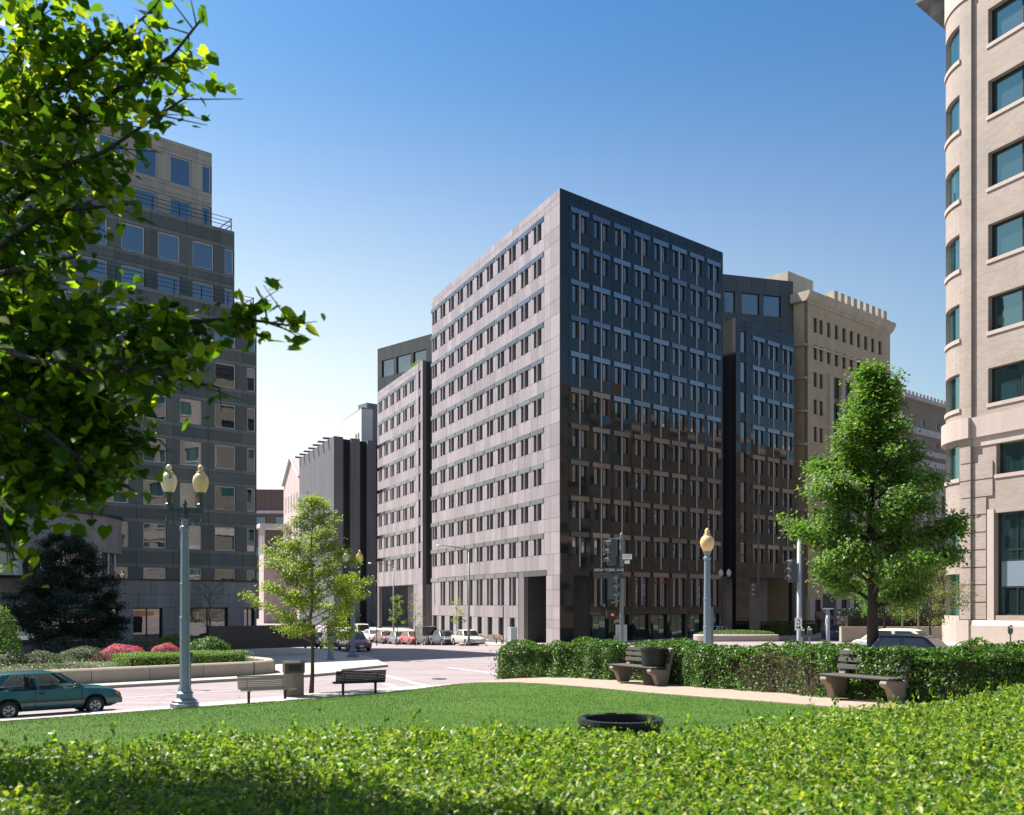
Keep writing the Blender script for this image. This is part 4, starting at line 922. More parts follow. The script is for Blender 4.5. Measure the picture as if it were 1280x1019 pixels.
def hedge(name, label, line, wd, zf, h, n, ls, mat, tpl=DIAM, dry=None, group=None, clip=None, upright=.3, rough=.1):
    """trimmed hedge that follows a polyline: woody core, twigs, foliage shell"""
    pts = [Vector(p) for p in line]
    for _ in range(2):
        if len(pts) > 2: pts = [pts[0]]+[q for a, b in zip(pts, pts[1:]) for q in (a*.75+b*.25, a*.25+b*.75)]+[pts[-1]]
    seg = [(a, b, (b-a).length) for a, b in zip(pts, pts[1:])]; tot = sum(s_[2] for s_ in seg)
    o = pts[0]; root = thing(name, (o.x, o.y, zf(o.x, o.y)), label, 'hedge', group); org = np.array([o.x, o.y, zf(o.x, o.y)])
    def pos(t):
        for a, b, l_ in seg:
            if t <= l_+1e-6: d = (b-a)/l_; return a+d*t, Vector((-d.y, d.x))
            t -= l_
        d = (seg[-1][1]-seg[-1][0])/seg[-1][2]; return seg[-1][1], Vector((-d.y, d.x))
    pos0 = pos
    def pos(t):
        p, _ = pos0(t); a = pos0(max(0, t-.45))[0]; b = pos0(min(tot, t+.45))[0]; d = (b-a).normalized(); return p, Vector((-d.y, d.x))
    core_ = MB(); m = max(2, int(tot/.6)); ring = []
    for i in range(m+1):
        p, nn = pos(.3+(tot-.6)*i/m); z = zf(p.x, p.y)
        ring.append([(p+nn*(-wd*.36), z-.05), (p+nn*(-wd*.36), z+h*.78), (p+nn*(wd*.36), z+h*.78), (p+nn*(wd*.36), z-.05)])
    for r in ring:
        for q, z in r: core_.v.append((q.x-org[0], q.y-org[1], z-org[2]))
    for i in range(m):
        for j in range(3): core_.f.append((i*4+j, i*4+j+1, i*4+j+5, i*4+j+4))
    core_.f += [(0, 1, 2, 3), (m*4+3, m*4+2, m*4+1, m*4)]; place('hedge_core', core_, 'soil', root)
    t = RNG.uniform(0, tot, n); side = RNG.uniform(0, 1, n); P = np.zeros((n, 3)); Nn = np.zeros((n, 3)); per = h*2+wd
    for i in range(n):
        p, nn = pos(t[i]); z = zf(p.x, p.y); s_ = side[i]*per; dep = abs(RNG.normal(0, .055))
        if s_ < h: q, zz, nr = -wd/2+dep, s_, (-nn.x, -nn.y, .15)
        elif s_ < h+wd: q, zz, nr = -wd/2+(s_-h), h-dep, (0, 0, 1)
        else: q, zz, nr = wd/2-dep, (s_-h-wd), (nn.x, nn.y, .15)
        if t[i] < .3 or t[i] > tot-.3:
            q = RNG.uniform(-wd/2, wd/2); zz = RNG.uniform(0, h)
        P[i] = (p.x+nn.x*q, p.y+nn.y*q, z+zz); Nn[i] = nr
    b_ = vnoise(P, 2.6, 1.)*rough+vnoise(P, 7., 3.)*rough*.5; P += Nn*b_[:, None]
    if clip is not None: kq = clip(P); P = P[kq]; Nn = Nn[kq]
    if dry:
        dm = dry(P); Pd = P[dm]; Nd = Nn[dm]; kp = RNG.uniform(0, 1, len(Pd)) < .5; lv = RNG.uniform(0, 1, len(Pd)) < .22
        tw = leafmesh(Pd[kp]-org, .13, Nd[kp], .8, (np.array([(0, -.5, 0), (.035, 0, 0), (0, .5, 0), (-.035, 0, 0)]), [(0, 1, 2), (0, 2, 3)])); place('bare_twigs', tw, 'dry_leaf', root, kind='stuff')
        P = np.concatenate([P[~dm], Pd[lv]]); Nn = np.concatenate([Nn[~dm], Nd[lv]])
    place('foliage', leafmesh(P-org, ls, Nn+UP*.2, .7, tpl, axis=UP*upright+Nn*.4, aspread=.6), mat, root, kind='stuff'); return root
zl_ = lambda x, y: max(zpark(x, y), gz(x, y)+.15)
# --- clipped hedge behind the concrete benches
dryf = lambda P: (((P[:, 0]-6.1)**2/1.6+(P[:, 1]-21.2)**2/3.5+(P[:, 2]-1.95)**2/.22) < 1)
hedge('clipped_hedge', 'dark green clipped hedge behind the concrete benches, with a bare brown patch', [(-.1, 32.0), (1.8, 29.7), (4.3, 26.2), (6.0, 22.6), (6.9, 20.3), (7.7, 18.6), (8.6, 17.6), (10.2, 17.3), (14.0, 17.9)], 1.5, zl_, 1.04, 110000, .075, 'leaf_box', dry=dryf, rough=.30)
# --- foreground privet hedge
FE_ = [(-6.5, 5.2), (-3.2, 5.9), (-2.35, 6.25), (-.85, 7.1), (.5, 6.8), (1.1, 6.75), (1.8, 7.3), (3.26, 8.3), (5.7, 10.4), (8.5, 12.0)]
def front_hedge():
    root = thing('privet_hedge', (0, 5, 1.85), 'broad bright yellow-green privet hedge filling the foreground of the lawn', 'hedge'); org = np.array([0, 5, 1.85])
    xs = np.array([p[0] for p in FE_]); ys = np.array([p[1] for p in FE_])
    def top(P): return 2.66+.05*vnoise(np.c_[P[:, 0], P[:, 1], P[:, 0]*0], 2.4, .5)+.045*vnoise(np.c_[P[:, 0], P[:, 1], P[:, 0]*0], 9., 2.)
    n = 680000; X = RNG.uniform(-6.2, 8.3, n); Y = 2.0+(12-2.0)*RNG.uniform(0, 1, n)**1.0; far = np.interp(X, xs, ys)
    kq = (Y < far+.02) & (np.abs(X) < .62*Y+.9); X = X[kq]; Y = Y[kq]; far = far[kq]; n = len(X)
    keep = RNG.uniform(0, 1, n) < np.clip(1.25-.07*Y, .35, 1); X = X[keep]; Y = Y[keep]; far = far[keep]; n = len(X)
    P = np.c_[X, Y, np.zeros(n)]; P[:, 2] = top(P)-np.abs(RNG.normal(0, .085, n))+RNG.normal(0, .012, n)
    edge = np.clip((Y-(far-.35))/.35, 0, 1); P[:, 2] -= edge**2*.16
    m = 26000; X2 = RNG.uniform(-6.2, 8.3, m); f2 = np.interp(X2, xs, ys); P2 = np.c_[X2, f2+RNG.normal(-.03, .05, m), RNG.uniform(1.9, 2.58, m)]
    P = np.concatenate([P, P2]); kq = np.abs(P[:, 0]) < .66*P[:, 1]+1.0; P = P[kq]
    # shoots: stems of paired leaves standing above the clipped surface
    ns = 2600; SX = RNG.uniform(-6, 8, ns); SY = RNG.uniform(2.2, 11.5, ns); ok = (SY < np.interp(SX, xs, ys)) & (np.abs(SX) < .6*SY+.6); SX = SX[ok]; SY = SY[ok]
    S = np.c_[SX, SY, np.zeros(len(SX))]; S[:, 2] = top(S)-.02; hh = RNG.uniform(.02, .085, len(S))
    rows_ = [S+np.c_[RNG.normal(0, .014, len(S)), RNG.normal(0, .014, len(S)), hh*f] for f in (.2, .45, .7, .95, 1.05)]
    SP = np.concatenate(rows_)
    fr = leafframes(len(P), UP+np.zeros((len(P), 3)), .75, UP*.55, .75); sz = .035*RNG.uniform(.6, 1.35, len(P))
    frs = leafframes(len(SP), RNG.normal(0, 1, (len(SP), 3))*np.array([1, 1, .3]), .3, UP, .45); szs = .040*RNG.uniform(.7, 1.3, len(SP))
    # the largest-looking leaves are leaves of their own, the rest one mass
    app = szs/np.maximum(SP[:, 1], 1)*(SP[:, 1] > 3.7)*(np.abs(SP[:, 0]) < .53*SP[:, 1])*((HC-SP[:, 2])/SP[:, 1]*F+HY < 1015); big = np.argsort(-app)[:240]; rest = np.ones(len(SP), bool); rest[big] = False
    T, Fs = SLIM; lm = meshnp('leaf', T*np.array([1.5, 1, 1]), np.array(Fs)); lm.materials.append(M['leaf_hedge'])
    for i in big:
        u, v, w_ = frs[0][i], frs[1][i], frs[2][i]; o = bpy.data.objects.new('leaf', lm); COL.objects.link(o); o.parent = root
        mt = Matrix(((u[0], v[0], w_[0], 0), (u[1], v[1], w_[1], 0), (u[2], v[2], w_[2], 0), (0, 0, 0, 1))); mt = Matrix.Translation(Vector(SP[i]-org))@mt@Matrix.Scale(szs[i], 4); o.matrix_local = mt
    A_ = np.concatenate([P, SP[rest]]); frA = tuple(np.concatenate([fr[q], frs[q][rest]]) for q in range(3)); sA = np.concatenate([sz, szs[rest]])
    place('foliage', leafmesh(A_-org, sA, None, tpl=(SLIM[0]*np.array([1.5, 1, 1]), SLIM[1]), fr=frA), 'leaf_hedge', root, kind='stuff')
    poly = [(-6.3, 2.2)]+[(8.4, 2.2), (8.4, 11.6)]+[(x, y-.18) for x, y in FE_[::-1]]
    bm = bmesh.new(); bm.faces.new([bm.verts.new((x-org[0], y-org[1], 1.75-org[2])) for x, y in poly]); r = bmesh.ops.extrude_face_region(bm, geom=bm.faces[:])
    for v in r['geom']:
        if isinstance(v, bmesh.types.BMVert): v.co.z = 2.40-org[2]
    bmesh.ops.recalc_face_normals(bm, faces=bm.faces[:]); me = bpy.data.meshes.new('core'); bm.to_mesh(me); bm.free(); place('hedge_core', me, 'soil', root)
front_hedge()
# --- grass blades on the lawn
def grass():
    n = 260000; Y = 7+26*RNG.uniform(0, 1, n)**.8; X = RNG.uniform(-1, 1, n)*(.60*Y+1); P = np.c_[X, Y, np.zeros(n)]
    d = np.array([dpark(a, b) for a, b in zip(X, Y)]); onp = np.zeros(n, bool)
    poly = path_poly; 
    def inside(pl):
        c = np.zeros(n, bool); j = len(pl)-1
        for i in range(len(pl)):
            xi, yi = pl[i]; xj, yj = pl[j]; c ^= ((yi > Y) != (yj > Y)) & (X < (xj-xi)*(Y-yi)/(yj-yi+1e-9)+xi); j = i
        return c
    ok = inside(lawn_poly) & ~inside(path_poly); P = P[ok]; P[:, 2] = [zl_(a, b)+.012 for a, b in P[:, :2]]
    T = (np.array([(-.10, 0, 0), (.10, 0, 0), (.02, 1, .25)]), [(0, 1, 2)])
    me = leafmesh(P, .032, RNG.normal(0, 1, (len(P), 3))*np.array([1, 1, .1]), .1, T, axis=UP, aspread=.35); place('grass', me, 'grass_blade', lawn, kind='stuff')
grass()
fl = np.array([(x, y, zl_(x, y)+.035) for x, y in zip(RNG.uniform(-9, 3, 70), RNG.uniform(14, 27, 70))]); tag(place('fallen_leaves', leafmesh(fl, .07, UP+np.zeros((70, 3)), .3), 'dry_leaf', lawn), kind='stuff')
p_ = ((352-CX)/F*25, 25, zl_((352-CX)/F*25, 25)+.03); tag(place('paper_scrap', MB().quad((-.16, -.05, 0), (.15, -.04, .02), (.17, .06, .05), (-.14, .05, .03)), 'canvas', None, p_, .3), 'crumpled pale paper scrap lying on the lawn before the slatted bench', 'litter')
# --- near linden at the left edge of the view
def near_tree():
    bx, by = -4.9, 6.3; bz = zpark(bx, by); root = thing('linden_tree', (bx, by, bz), 'leafy linden whose backlit yellow-green branches reach in from the left', 'tree'); org = np.array([bx, by, bz])
    mb = MB(); tk = limb((0, 0, -.1), (.15, -.1, 7.2), 9, .12); mb.tube(tk, [.21*(1-.085*i)*(1.2 if i == 0 else 1) for i in range(9)], 12)
    def L_(lst): return [np.array(at(*p))-org for p in lst]
    limbs = [[(-20, 380, 5.5), (110, 398, 5.1), (215, 404, 4.8), (300, 398, 4.6), (368, 408, 4.5)], [(-30, 270, 5.4), (80, 165, 5.1), (150, 110, 4.9), (215, 70, 4.7), (255, 20, 4.6)],
             [(-30, 120, 5.3), (40, 40, 5.0), (80, -40, 4.8)], [(-30, 300, 5.2), (60, 215, 4.9), (130, 190, 4.7), (235, 120, 4.5)], [(-30, 330, 5.0), (60, 265, 4.7), (165, 255, 4.5)],
             [(-30, 470, 5.3), (90, 500, 5.0), (150, 530, 4.8), (172, 575, 4.6)], [(-30, 430, 5.0), (110, 440, 4.7), (210, 470, 4.5), (275, 485, 4.4)], [(-30, 560, 5.1), (60, 590, 4.8), (110, 620, 4.6)],
             [(-30, 350, 4.9), (50, 330, 4.6), (100, 320, 4.5)], [(-40, 540, 4.5), (0, 640, 4.3), (18, 700, 4.2)], [(-30, 200, 5.2), (30, 130, 5.0), (130, 60, 4.8), (195, 10, 4.7)], [(-30, 480, 4.8), (60, 540, 4.5), (125, 595, 4.4)], [(-40, 420, 4.6), (40, 450, 4.4), (130, 465, 4.3), (200, 430, 4.3)]]
    cen = []; ax = []
    for li, lst in enumerate(limbs):
        p = L_(lst); h = min(6.4, max(2.2, p[0][2]-.5)); kq = h/7.2*8; j = int(kq); st = tk[j]+(tk[j+1]-tk[j])*(kq-j); pp = [st]+p; m = len(pp); mb.tube(pp, [(.024*(1-.9*i/(m-1))+.0025) for i in range(m)], 6)
        for a, b in zip(pp[1 if li not in (2, 9) else 0:], pp[2 if li not in (2, 9) else 1:]):
            ln = np.linalg.norm(b-a); nt = max(2, int(ln/.045))
            for i in range(nt):
                o = a+(b-a)*RNG.uniform(0, 1); d = unit(RNG.normal(0, 1, 3)*np.array([1, 1, .55])+(b-a)/ln*.6+np.array([0, 0, -.12])); l2 = RNG.uniform(.10, .30); mb.tube([o, o+d*l2], [.005, .002], 3, False)
                for q in range(RNG.integers(3, 6)): cen.append(o+d*l2*RNG.uniform(.3, 1.1)+RNG.normal(0, .035, 3)); ax.append(d*.6+np.array([0, 0, -.55]))
        cen.append(pp[-1]); ax.append(pp[-1]-pp[-2])
    # the mass of the crown beyond the edge of the view
    n = 2600; d = unit(RNG.normal(0, 1, (n, 3))); C_ = np.array([-.25, -.2, 4.3])+d*(RNG.uniform(0, 1, n)**.4)[:, None]*np.array([1.75, 1.6, 3.2]); kq = (C_[:, 2] > 1.4); C_ = C_[kq]
    blobs = [(30, 110, 5.2, 80, 330), (105, 105, 5.0, 60, 210), (180, 85, 4.8, 50, 130), (45, 210, 5.1, 75, 330), (135, 225, 4.8, 32, 70), (15, 320, 5.2, 55, 230), (80, 280, 4.9, 36, 90), (40, 420, 5.2, 95, 620), (125, 440, 4.9, 75, 330), (215, 430, 4.7, 48, 130), (70, 520, 5.0, 95, 620), (125, 550, 4.8, 44, 150), (40, 600, 4.9, 60, 260), (105, 590, 4.7, 45, 130), (0, 660, 4.6, 30, 70), (300, 404, 4.6, 26, 45), (40, 20, 5.1, 70, 190), (10, 480, 5.3, 90, 560)]
    for px, py, Y_, rp_, nb in blobs:
        nb = int(nb*(1.7 if py > 390 else 1.2))
        o = np.array(at(px, py, Y_))-org; rm_ = rp_/F*Y_; q = np.clip(RNG.normal(0, .55, (nb, 3)), -1.1, 1.1)*np.array([rm_, rm_*1.1, rm_*.9]); C_ = np.concatenate([C_, o+q])
    cen = np.concatenate([np.array(cen), C_]); ax = np.concatenate([np.array(ax), unit(RNG.normal(0, 1, (len(C_), 3)))*.5+np.array([0, 0, -.6])])
    n = len(cen); sz = .068*RNG.uniform(.45, 1.3, n); fr = leafframes(n, UP*.9+np.zeros((n, 3)), .62, ax, .3); W = cen+org
    vis = (np.abs(W[:, 0]) < .54*W[:, 1]) & ((HC-W[:, 2])/W[:, 1]*F+HY > 5); app = sz/W[:, 1]*vis; ctr = W[:, 0]/W[:, 1]; app = app*(1+(ctr > -.44)*.6)
    big = np.argsort(-app)[:300]; rest = np.ones(n, bool); rest[big] = False; lm = meshnp('leaf', HEART[0], np.array(HEART[1])); lm.materials.append(M['leaf_near']); lm.polygons.foreach_set('use_smooth', [True]*len(lm.polygons))
    place('trunk', mb.mesh('trunk', True), 'bark', root)
    for i in big:
        u, v, w_ = fr[0][i], fr[1][i], fr[2][i]; o = bpy.data.objects.new('leaf', lm); COL.objects.link(o); o.parent = root
        o.matrix_local = Matrix.Translation(Vector(cen[i]))@Matrix(((u[0], v[0], w_[0], 0), (u[1], v[1], w_[1], 0), (u[2], v[2], w_[2], 0), (0, 0, 0, 1)))@Matrix.Scale(sz[i], 4)
    place('crown', leafmesh(cen[rest], sz[rest], None, tpl=HEART, fr=tuple(f[rest] for f in fr)), 'leaf_near', root, kind='stuff')
near_tree()
# --- other trees
def gp(px, Y): x = (px-CX)/F*Y; return x
x_ = gp(1092, 28); make_tree('street_tree', 'full dark green street tree with a straight trunk behind the clipped hedge', (x_, 28, gz(x_, 28)+.1), 9.9, 2.7, lambda f: 2.5*min(1, f*2.4+.66)*(1-f)**.95+.10, .2, 62, 54000, .12, 'leaf_tree', 'bark', nsec=8, jit=.19, up=.5, lr=(.68, 1.16), wp_=1.7)
x_ = gp(389, 36.4); make_tree('sapling_tree', 'slender young tree with airy yellow-green leaves beside the litter bin', (x_, 36.4, .13), 7.85, 1.9, lambda f: 2.55*(min(1, f*2.6+.55))*(1-f**1.1)**.95+.08, .085, 54, 24000, .10, 'leaf_young', 'bark_light', nsec=6, jit=.14, up=.6)
x_ = gp(82, 58); make_tree('evergreen_tree', 'almost black evergreen tree standing before the shop fronts', (x_, 58, gz(x_, 58)+.3), 7.8, .8, lambda f: 3.5*(1-f)**.6*min(1, f*6+.7)+.2, .16, 60, 52000, .13, 'leaf_dark', 'bark', nsec=7, jit=.2, up=.12, conic=True)
x_ = gp(262, 62); make_tree('bare_tree', 'small leafless tree with fine dark twigs before the shop windows', (x_, 62, gz(x_, 62)+.2), 4.7, 1.2, lambda f: 1.9*min(1, f*3+.4)*(1-f**2)**.7+.15, .06, 26, 0, .1, 'leaf_dark', 'bark', nsec=7, up=.75, twig=5)
x_ = gp(1105, 52); make_tree('street_tree', 'small mid-green tree seen below the crown of the tall street tree', (x_, 52, gz(x_, 52)), 5.2, 1.6, lambda f: 2.0*min(1, f*3+.5)*(1-f**2)**.8+.15, .09, 24, 9000, .12, 'leaf_tree', 'bark', jit=.2)
x_ = gp(1163, 43); make_tree('budding_tree', 'small pale yellow-green tree in front of the rounded brick bay', (x_, 43, gz(x_, 43)+.1), 4.5, 1.3, lambda f: 1.75*min(1, f*3+.6)*(1-f**2)**.8+.15, .07, 26, 4200, .085, 'leaf_yellow', 'bark_light', jit=.16, up=.5)
for q, (px, Y, h) in enumerate(((471, 101, 5.5), (496, 96, 5.0), (519, 95, 5.2))):
    x_ = gp(px, Y)
    lb_ = ['leafless young street tree between the parked cars and the wide entrance recess', 'thin young street tree with sparse green leaves before the dark recess', 'spindly young street tree with few pale leaves at the granite wall'][q]
    make_tree('young_tree', lb_, (x_, Y, gz(x_, Y)+.13), h, 1.8, lambda f: .95*(1-f*.6), .05, 12, (0, 500, 220)[q], .16, 'leaf_young', 'bark_light', nsec=4, jit=.15, up=1.0)
x_ = gp(571, 91); make_tree('young_tree', 'little fresh green street tree before the ground floor windows', (x_, 91, gz(x_, 91)+.13), 4.3, 1.7, lambda f: .8*(1-f*.6), .05, 12, 420, .16, 'leaf_young', 'bark_light', nsec=4, jit=.15, up=.9)
shrub('leafy_shrub', 'bright green leafy shrub at the end of the planter beside the evergreen', (gp(-6, 44), 44, .6), (1.15, 1.15, 3.4), 5200, .11, 'leaf_tree', seed=3)
q = LF.pt(-41.5, 1.6, HW-.1); shrub('roof_shrub', 'pale wispy shrub growing on the roof edge of the lower granite wing', q, (1.6, 1.0, 1.5), 1500, .14, 'leaf_young', seed=21)
for q_, (a, d) in enumerate(((26.6, 2.2), (29.6, 2.4))):
    q = RF.pt(a, d, HW); make_tree('roof_shrub', ('bare twiggy shrub on the east wing roof beside the dark slot', 'bare twiggy shrub on the east wing roof before the wide top floor windows')[q_], q, 3.6, .5, lambda f: 1.5*(1-f*.4), .05, 16, 0, .1, 'leaf_dark', 'bark', nsec=6, up=.9, twig=4, cat='shrub')
# ================================================================ planter beds before the terraced building
pwall = thing('planter_wall', (*fp(-10, 1.6), .13), 'long low buff concrete planter wall beside the avenue kerb', 'wall'); ox, oy = fp(-10, 1.6)
line = [fp(t, 1.7) for t in np.arange(-44, 5.1, 2.45)]+[fp(6.3, 2.3), fp(6.9, 3.8), fp(6.9, 7), fp(6.4, 10)]
for a, b in zip(line, line[1:]):
    a = Vector(a); b = Vector(b); ln = (b-a).length; ang = math.atan2((b-a).y, (b-a).x)
    o = place('wall_segment', MB().xprism([(-.2, 0), (.24, 0), (.24, .56), (.16, .62), (-.12, .62), (-.2, .55)], .012, ln-.012), 'planter_concrete', pwall, (a.x-ox, a.y-oy, 0), ang)
bed = [fp(t, 1.9) for t in (-44, -20, 5)]+[fp(6.5, 3.8), fp(6.4, 10), fp(2, 24), fp(-20, 27), fp(-44, 27)]
draped('planting_bed', bed, lambda x, y: gz(x, y)*0+.58+.03*max(0, ((x-fk.x)*NO.x+(y-fk.y)*NO.y)-2), 2.0, .2, 'soil')
dw = tag(place('garden_wall', MB().box(0, 7.5, 0, .3, 0, 1.5), 'dark_metal', None, (gp(266, 60), 59.2, .6), FB.a), 'low black garden wall before the last shop window', 'wall')
def bedpt(px, Y): x = gp(px, Y); d = (x-fk.x)*NO.x+(Y-fk.y)*NO.y; return (x, Y, .5+.03*max(0, d-2))
shrub('azalea', 'large bright pink azalea in bloom on the planter bed', bedpt(152, 46.5), (1.35, .9, .8), 3000, .06, 'leaf_box', group=None, extra=('flower_pink', 5200, .065), seed=1)
shrub('azalea', 'smaller pink azalea in bloom near the twin-globe lamp post', bedpt(207, 48), (.75, .7, .8), 2000, .06, 'leaf_box', extra=('flower_pink', 2600, .065), seed=2)
shrub('leafy_shrub', 'deep green spreading shrub beside the smaller azalea', bedpt(262, 50), (1.3, 1.0, 1.15), 5200, .09, 'leaf_box', seed=4)
shrub('leafy_shrub', 'mid green low shrub behind the smaller azalea', bedpt(222, 53), (1.5, .9, 1.2), 4800, .09, 'leaf_tree', seed=5)
shrub('gray_shrub', 'grey-green feathery shrub left of the large azalea', bedpt(105, 46), (1.5, .9, .78), 4200, .07, 'leaf_gray', seed=6)
shrub('gray_shrub', 'pale olive shrub behind the large azalea', bedpt(170, 50), (1.9, .8, 1.05), 4200, .08, 'leaf_gray', seed=7)
shrub('gray_shrub', 'round grey-green shrub above the green car roof', bedpt(52, 43.5), (1.05, .8, .75), 3600, .07, 'leaf_gray', seed=8)
shrub('gray_shrub', 'olive rounded bush at the far end of the bed past the green car', bedpt(8, 43), (1.3, .8, .8), 3600, .07, 'leaf_gray', seed=9)
shrub('leafy_shrub', 'dark sprawling shrub under the evergreen tree', bedpt(88, 51), (2.2, 1, .95), 4600, .09, 'leaf_dark', seed=10)
shrub('ground_cover', 'low silvery ground cover spilling over the planter wall', bedpt(62, 41.8), (2.4, .6, .35), 3600, .05, 'leaf_gray', seed=11)
gcn = 12000; t0_ = RNG.uniform(-30, 6, gcn); d0_ = RNG.uniform(2.1, 9, gcn); PG = np.array([(*fp(a, b), .64+.03*(b-2)) for a, b in zip(t0_, d0_)]); PG[:, 2] += np.abs(RNG.normal(0, .06, gcn))
tag(place('ground_ivy', leafmesh(PG, .09, UP+np.zeros((gcn, 3)), .5), 'leaf_box', None), 'low green ivy covering the soil of the planting bed', 'ground cover', kind='stuff')
hl = [(Vector(fp(5.6, 3.0)).x, Vector(fp(5.6, 3.0)).y), fp(-1.5, 3.2)]
hedge('low_hedge', 'bright green flat-topped low hedge on the planter wall', [fp(5.4, 3.4), fp(-.6, 3.6)], 2.4, lambda x, y: .55, .62, 15000, .07, 'leaf_tree')
# ================================================================ street furniture
def twin_lamp(loc, label, s=1.0, rz=0.):
    r = thing('street_lamp', loc, label, 'street lamp', rz=rz)
    b = autosmooth(place('base', MB().lathe([(.46, 0), (.46, .13), (.40, .16), (.40, .22), (.27, .30), (.25, .42), (.30, .46), (.22, .52), (.20, .66)], 8, oct_=.5), 'lamp_paint', r), 30)
    autosmooth(place('pole', MB().lathe([(.165, .6), (.165, 2.9), (.18, 2.9), (.18, 2.94), (.155, 2.95), (.15, 4.0), (.165, 4.0), (.165, 4.04), (.145, 4.05), (.125, 5.75), (.17, 5.78), (.17, 5.88), (.12, 5.92), (.11, 6.15)], 8, oct_=.5), 'lamp_paint', r), 30)
    mb = MB(); mb.box(-.60, .60, -.05, .05, 6.32, 6.44); mb.box(-.52, .52, -.035, .035, 6.44, 6.50)
    for sx in (-1, 1):
        mb.tube([(sx*.12, 0, 5.95), (sx*.30, 0, 5.98), (sx*.42, 0, 6.12), (sx*.38, 0, 6.3)], .035, 6); mb.tube([(sx*.20, 0, 6.12), (sx*.27, 0, 6.2), (sx*.2, 0, 6.27), (sx*.13, 0, 6.2)], .022, 5); mb.lathe([(.03, 6.0), (.06, 6.08), (.03, 6.16), (.06, 6.3)], 8, (sx*.55, 0, 0))
    mb.lathe([(.1, 6.1), (.12, 6.3), (.07, 6.5), (.05, 6.56), (.09, 6.62), (.02, 6.78)], 8); place('bracket', mb, 'lamp_dark', r)
    for sx, gm in ((-1, 'globe_pale'), (1, 'globe')):
        cupp = autosmooth(place('cup', MB().lathe([(.09, 6.44), (.13, 6.5), (.13, 6.62), (.09, 6.66), (.10, 6.82), (.15, 6.88), (.17, 7.0)], 12), 'lamp_dark', r, (sx*.50, 0, 0)), 30)
        g = autosmooth(place('globe', MB().lathe([(.15, 7.0), (.20, 7.10), (.245, 7.25), (.26, 7.38), (.235, 7.52), (.16, 7.61), (.13, 7.64)], 18), gm, r, (sx*.50, 0, 0)), 50)
        place('finial', MB().lathe([(.13, 7.64), (.14, 7.68), (.08, 7.72), (.07, 7.76), (.10, 7.80), (.08, 7.86), (.02, 7.92)], 12).mesh('finial', True), gm, g)
    r.scale = (s, s, s); return r
lx, ly = G(231, 884, .13)
twin_lamp((lx, ly, .13), 'tall blue-grey twin-globe lamp post at the near kerb beside the green car', 1.0, math.radians(8))
place_l = G(411, 822, .13); 
twin_lamp((gp(441, 60), 60, gz(-10, 60)+.13), 'twin-globe lamp post on the opposite corner, partly behind the young tree', .86, math.radians(20))
def single_lamp(loc, label, s=1.):
    r = thing('street_lamp', loc, label, 'street lamp')
    autosmooth(place('base', MB().lathe([(.30, 0), (.30, .3), (.22, .4), (.2, .9), (.15, 1.0)], 8), 'lamp_paint', r), 30)
    autosmooth(place('pole', MB().lathe([(.15, .95), (.15, 2.1), (.16, 2.1), (.16, 2.13), (.14, 2.14), (.135, 3.2), (.15, 3.2), (.15, 3.23), (.13, 3.24), (.115, 4.75), (.15, 4.78), (.15, 4.84), (.10, 4.88), (.13, 5.0), (.16, 5.08)], 12), 'lamp_paint', r), 30)
    g = autosmooth(place('globe', MB().lathe([(.14, 5.08), (.21, 5.18), (.265, 5.33), (.28, 5.46), (.24, 5.60), (.13, 5.71)], 18), 'globe', r), 50)
    place('finial', MB().lathe([(.13, 5.71), (.14, 5.75), (.08, 5.79), (.1, 5.87), (.08, 5.92), (.02, 6.0)], 12).mesh('f', True), 'globe', g)
    place('sign_plate', MB().box(-.02, .28, .16, .18, 1.2, 2.9), 'pole_gray', r); r.scale = (s,)*3; return r
single_lamp((gp(884, 37), 37, gz(gp(884, 37), 37)+.1), 'single amber-globe lamp post before the dark granite face', 1.0)
r = thing('street_lamp', (gp(906, 84), 84, .13), 'thin dark lamp post with two small globes against the granite face', 'street lamp')
place('pole', MB().lathe([(.14, 0), (.12, 1), (.07, 1.1), (.06, 5.8)], 8), 'lamp_dark', r); place('arm', MB().box(-.4, .4, -.04, .04, 5.7, 5.8), 'lamp_dark', r)
for sx in (-1, 1): place('globe', MB().lathe([(.1, 5.8), (.2, 6.0), (.22, 6.2), (.1, 6.4), (.02, 6.5)], 12).mesh('g', True), 'pale_stone', r, (sx*.35, 0, 0))
def cobra(px, Y, h, label):
    x_ = gp(px, Y); r = thing('street_light', (x_, Y, gz(x_, Y)+.13), label, 'street light')
    place('pole', MB().lathe([(.14, 0), (.14, .5), (.10, .6), (.07, h)], 8).mesh('p', True), 'pole_gray', r); a = Vector((-L.y, L.x))
    place('arm', MB().tube([(0, 0, h-.1), (a.x*1.2, a.y*1.2, h+.15), (a.x*2.6, a.y*2.6, h+.25)], [.05, .04, .035], 6), 'pole_gray', r)
    place('lamp_head', MB().lathe([(.02, -.05), (.2, 0), (.22, .08), (.08, .16)], 10).mesh('h', True), 'sign_white', r, (a.x*2.9, a.y*2.9, h+.15)); return r
cobra(586, 85, 8.6, 'tall grey street light arching over the parked silver car'); cobra(492, 112, 9.0, 'distant grey street light beyond the row of parked cars')
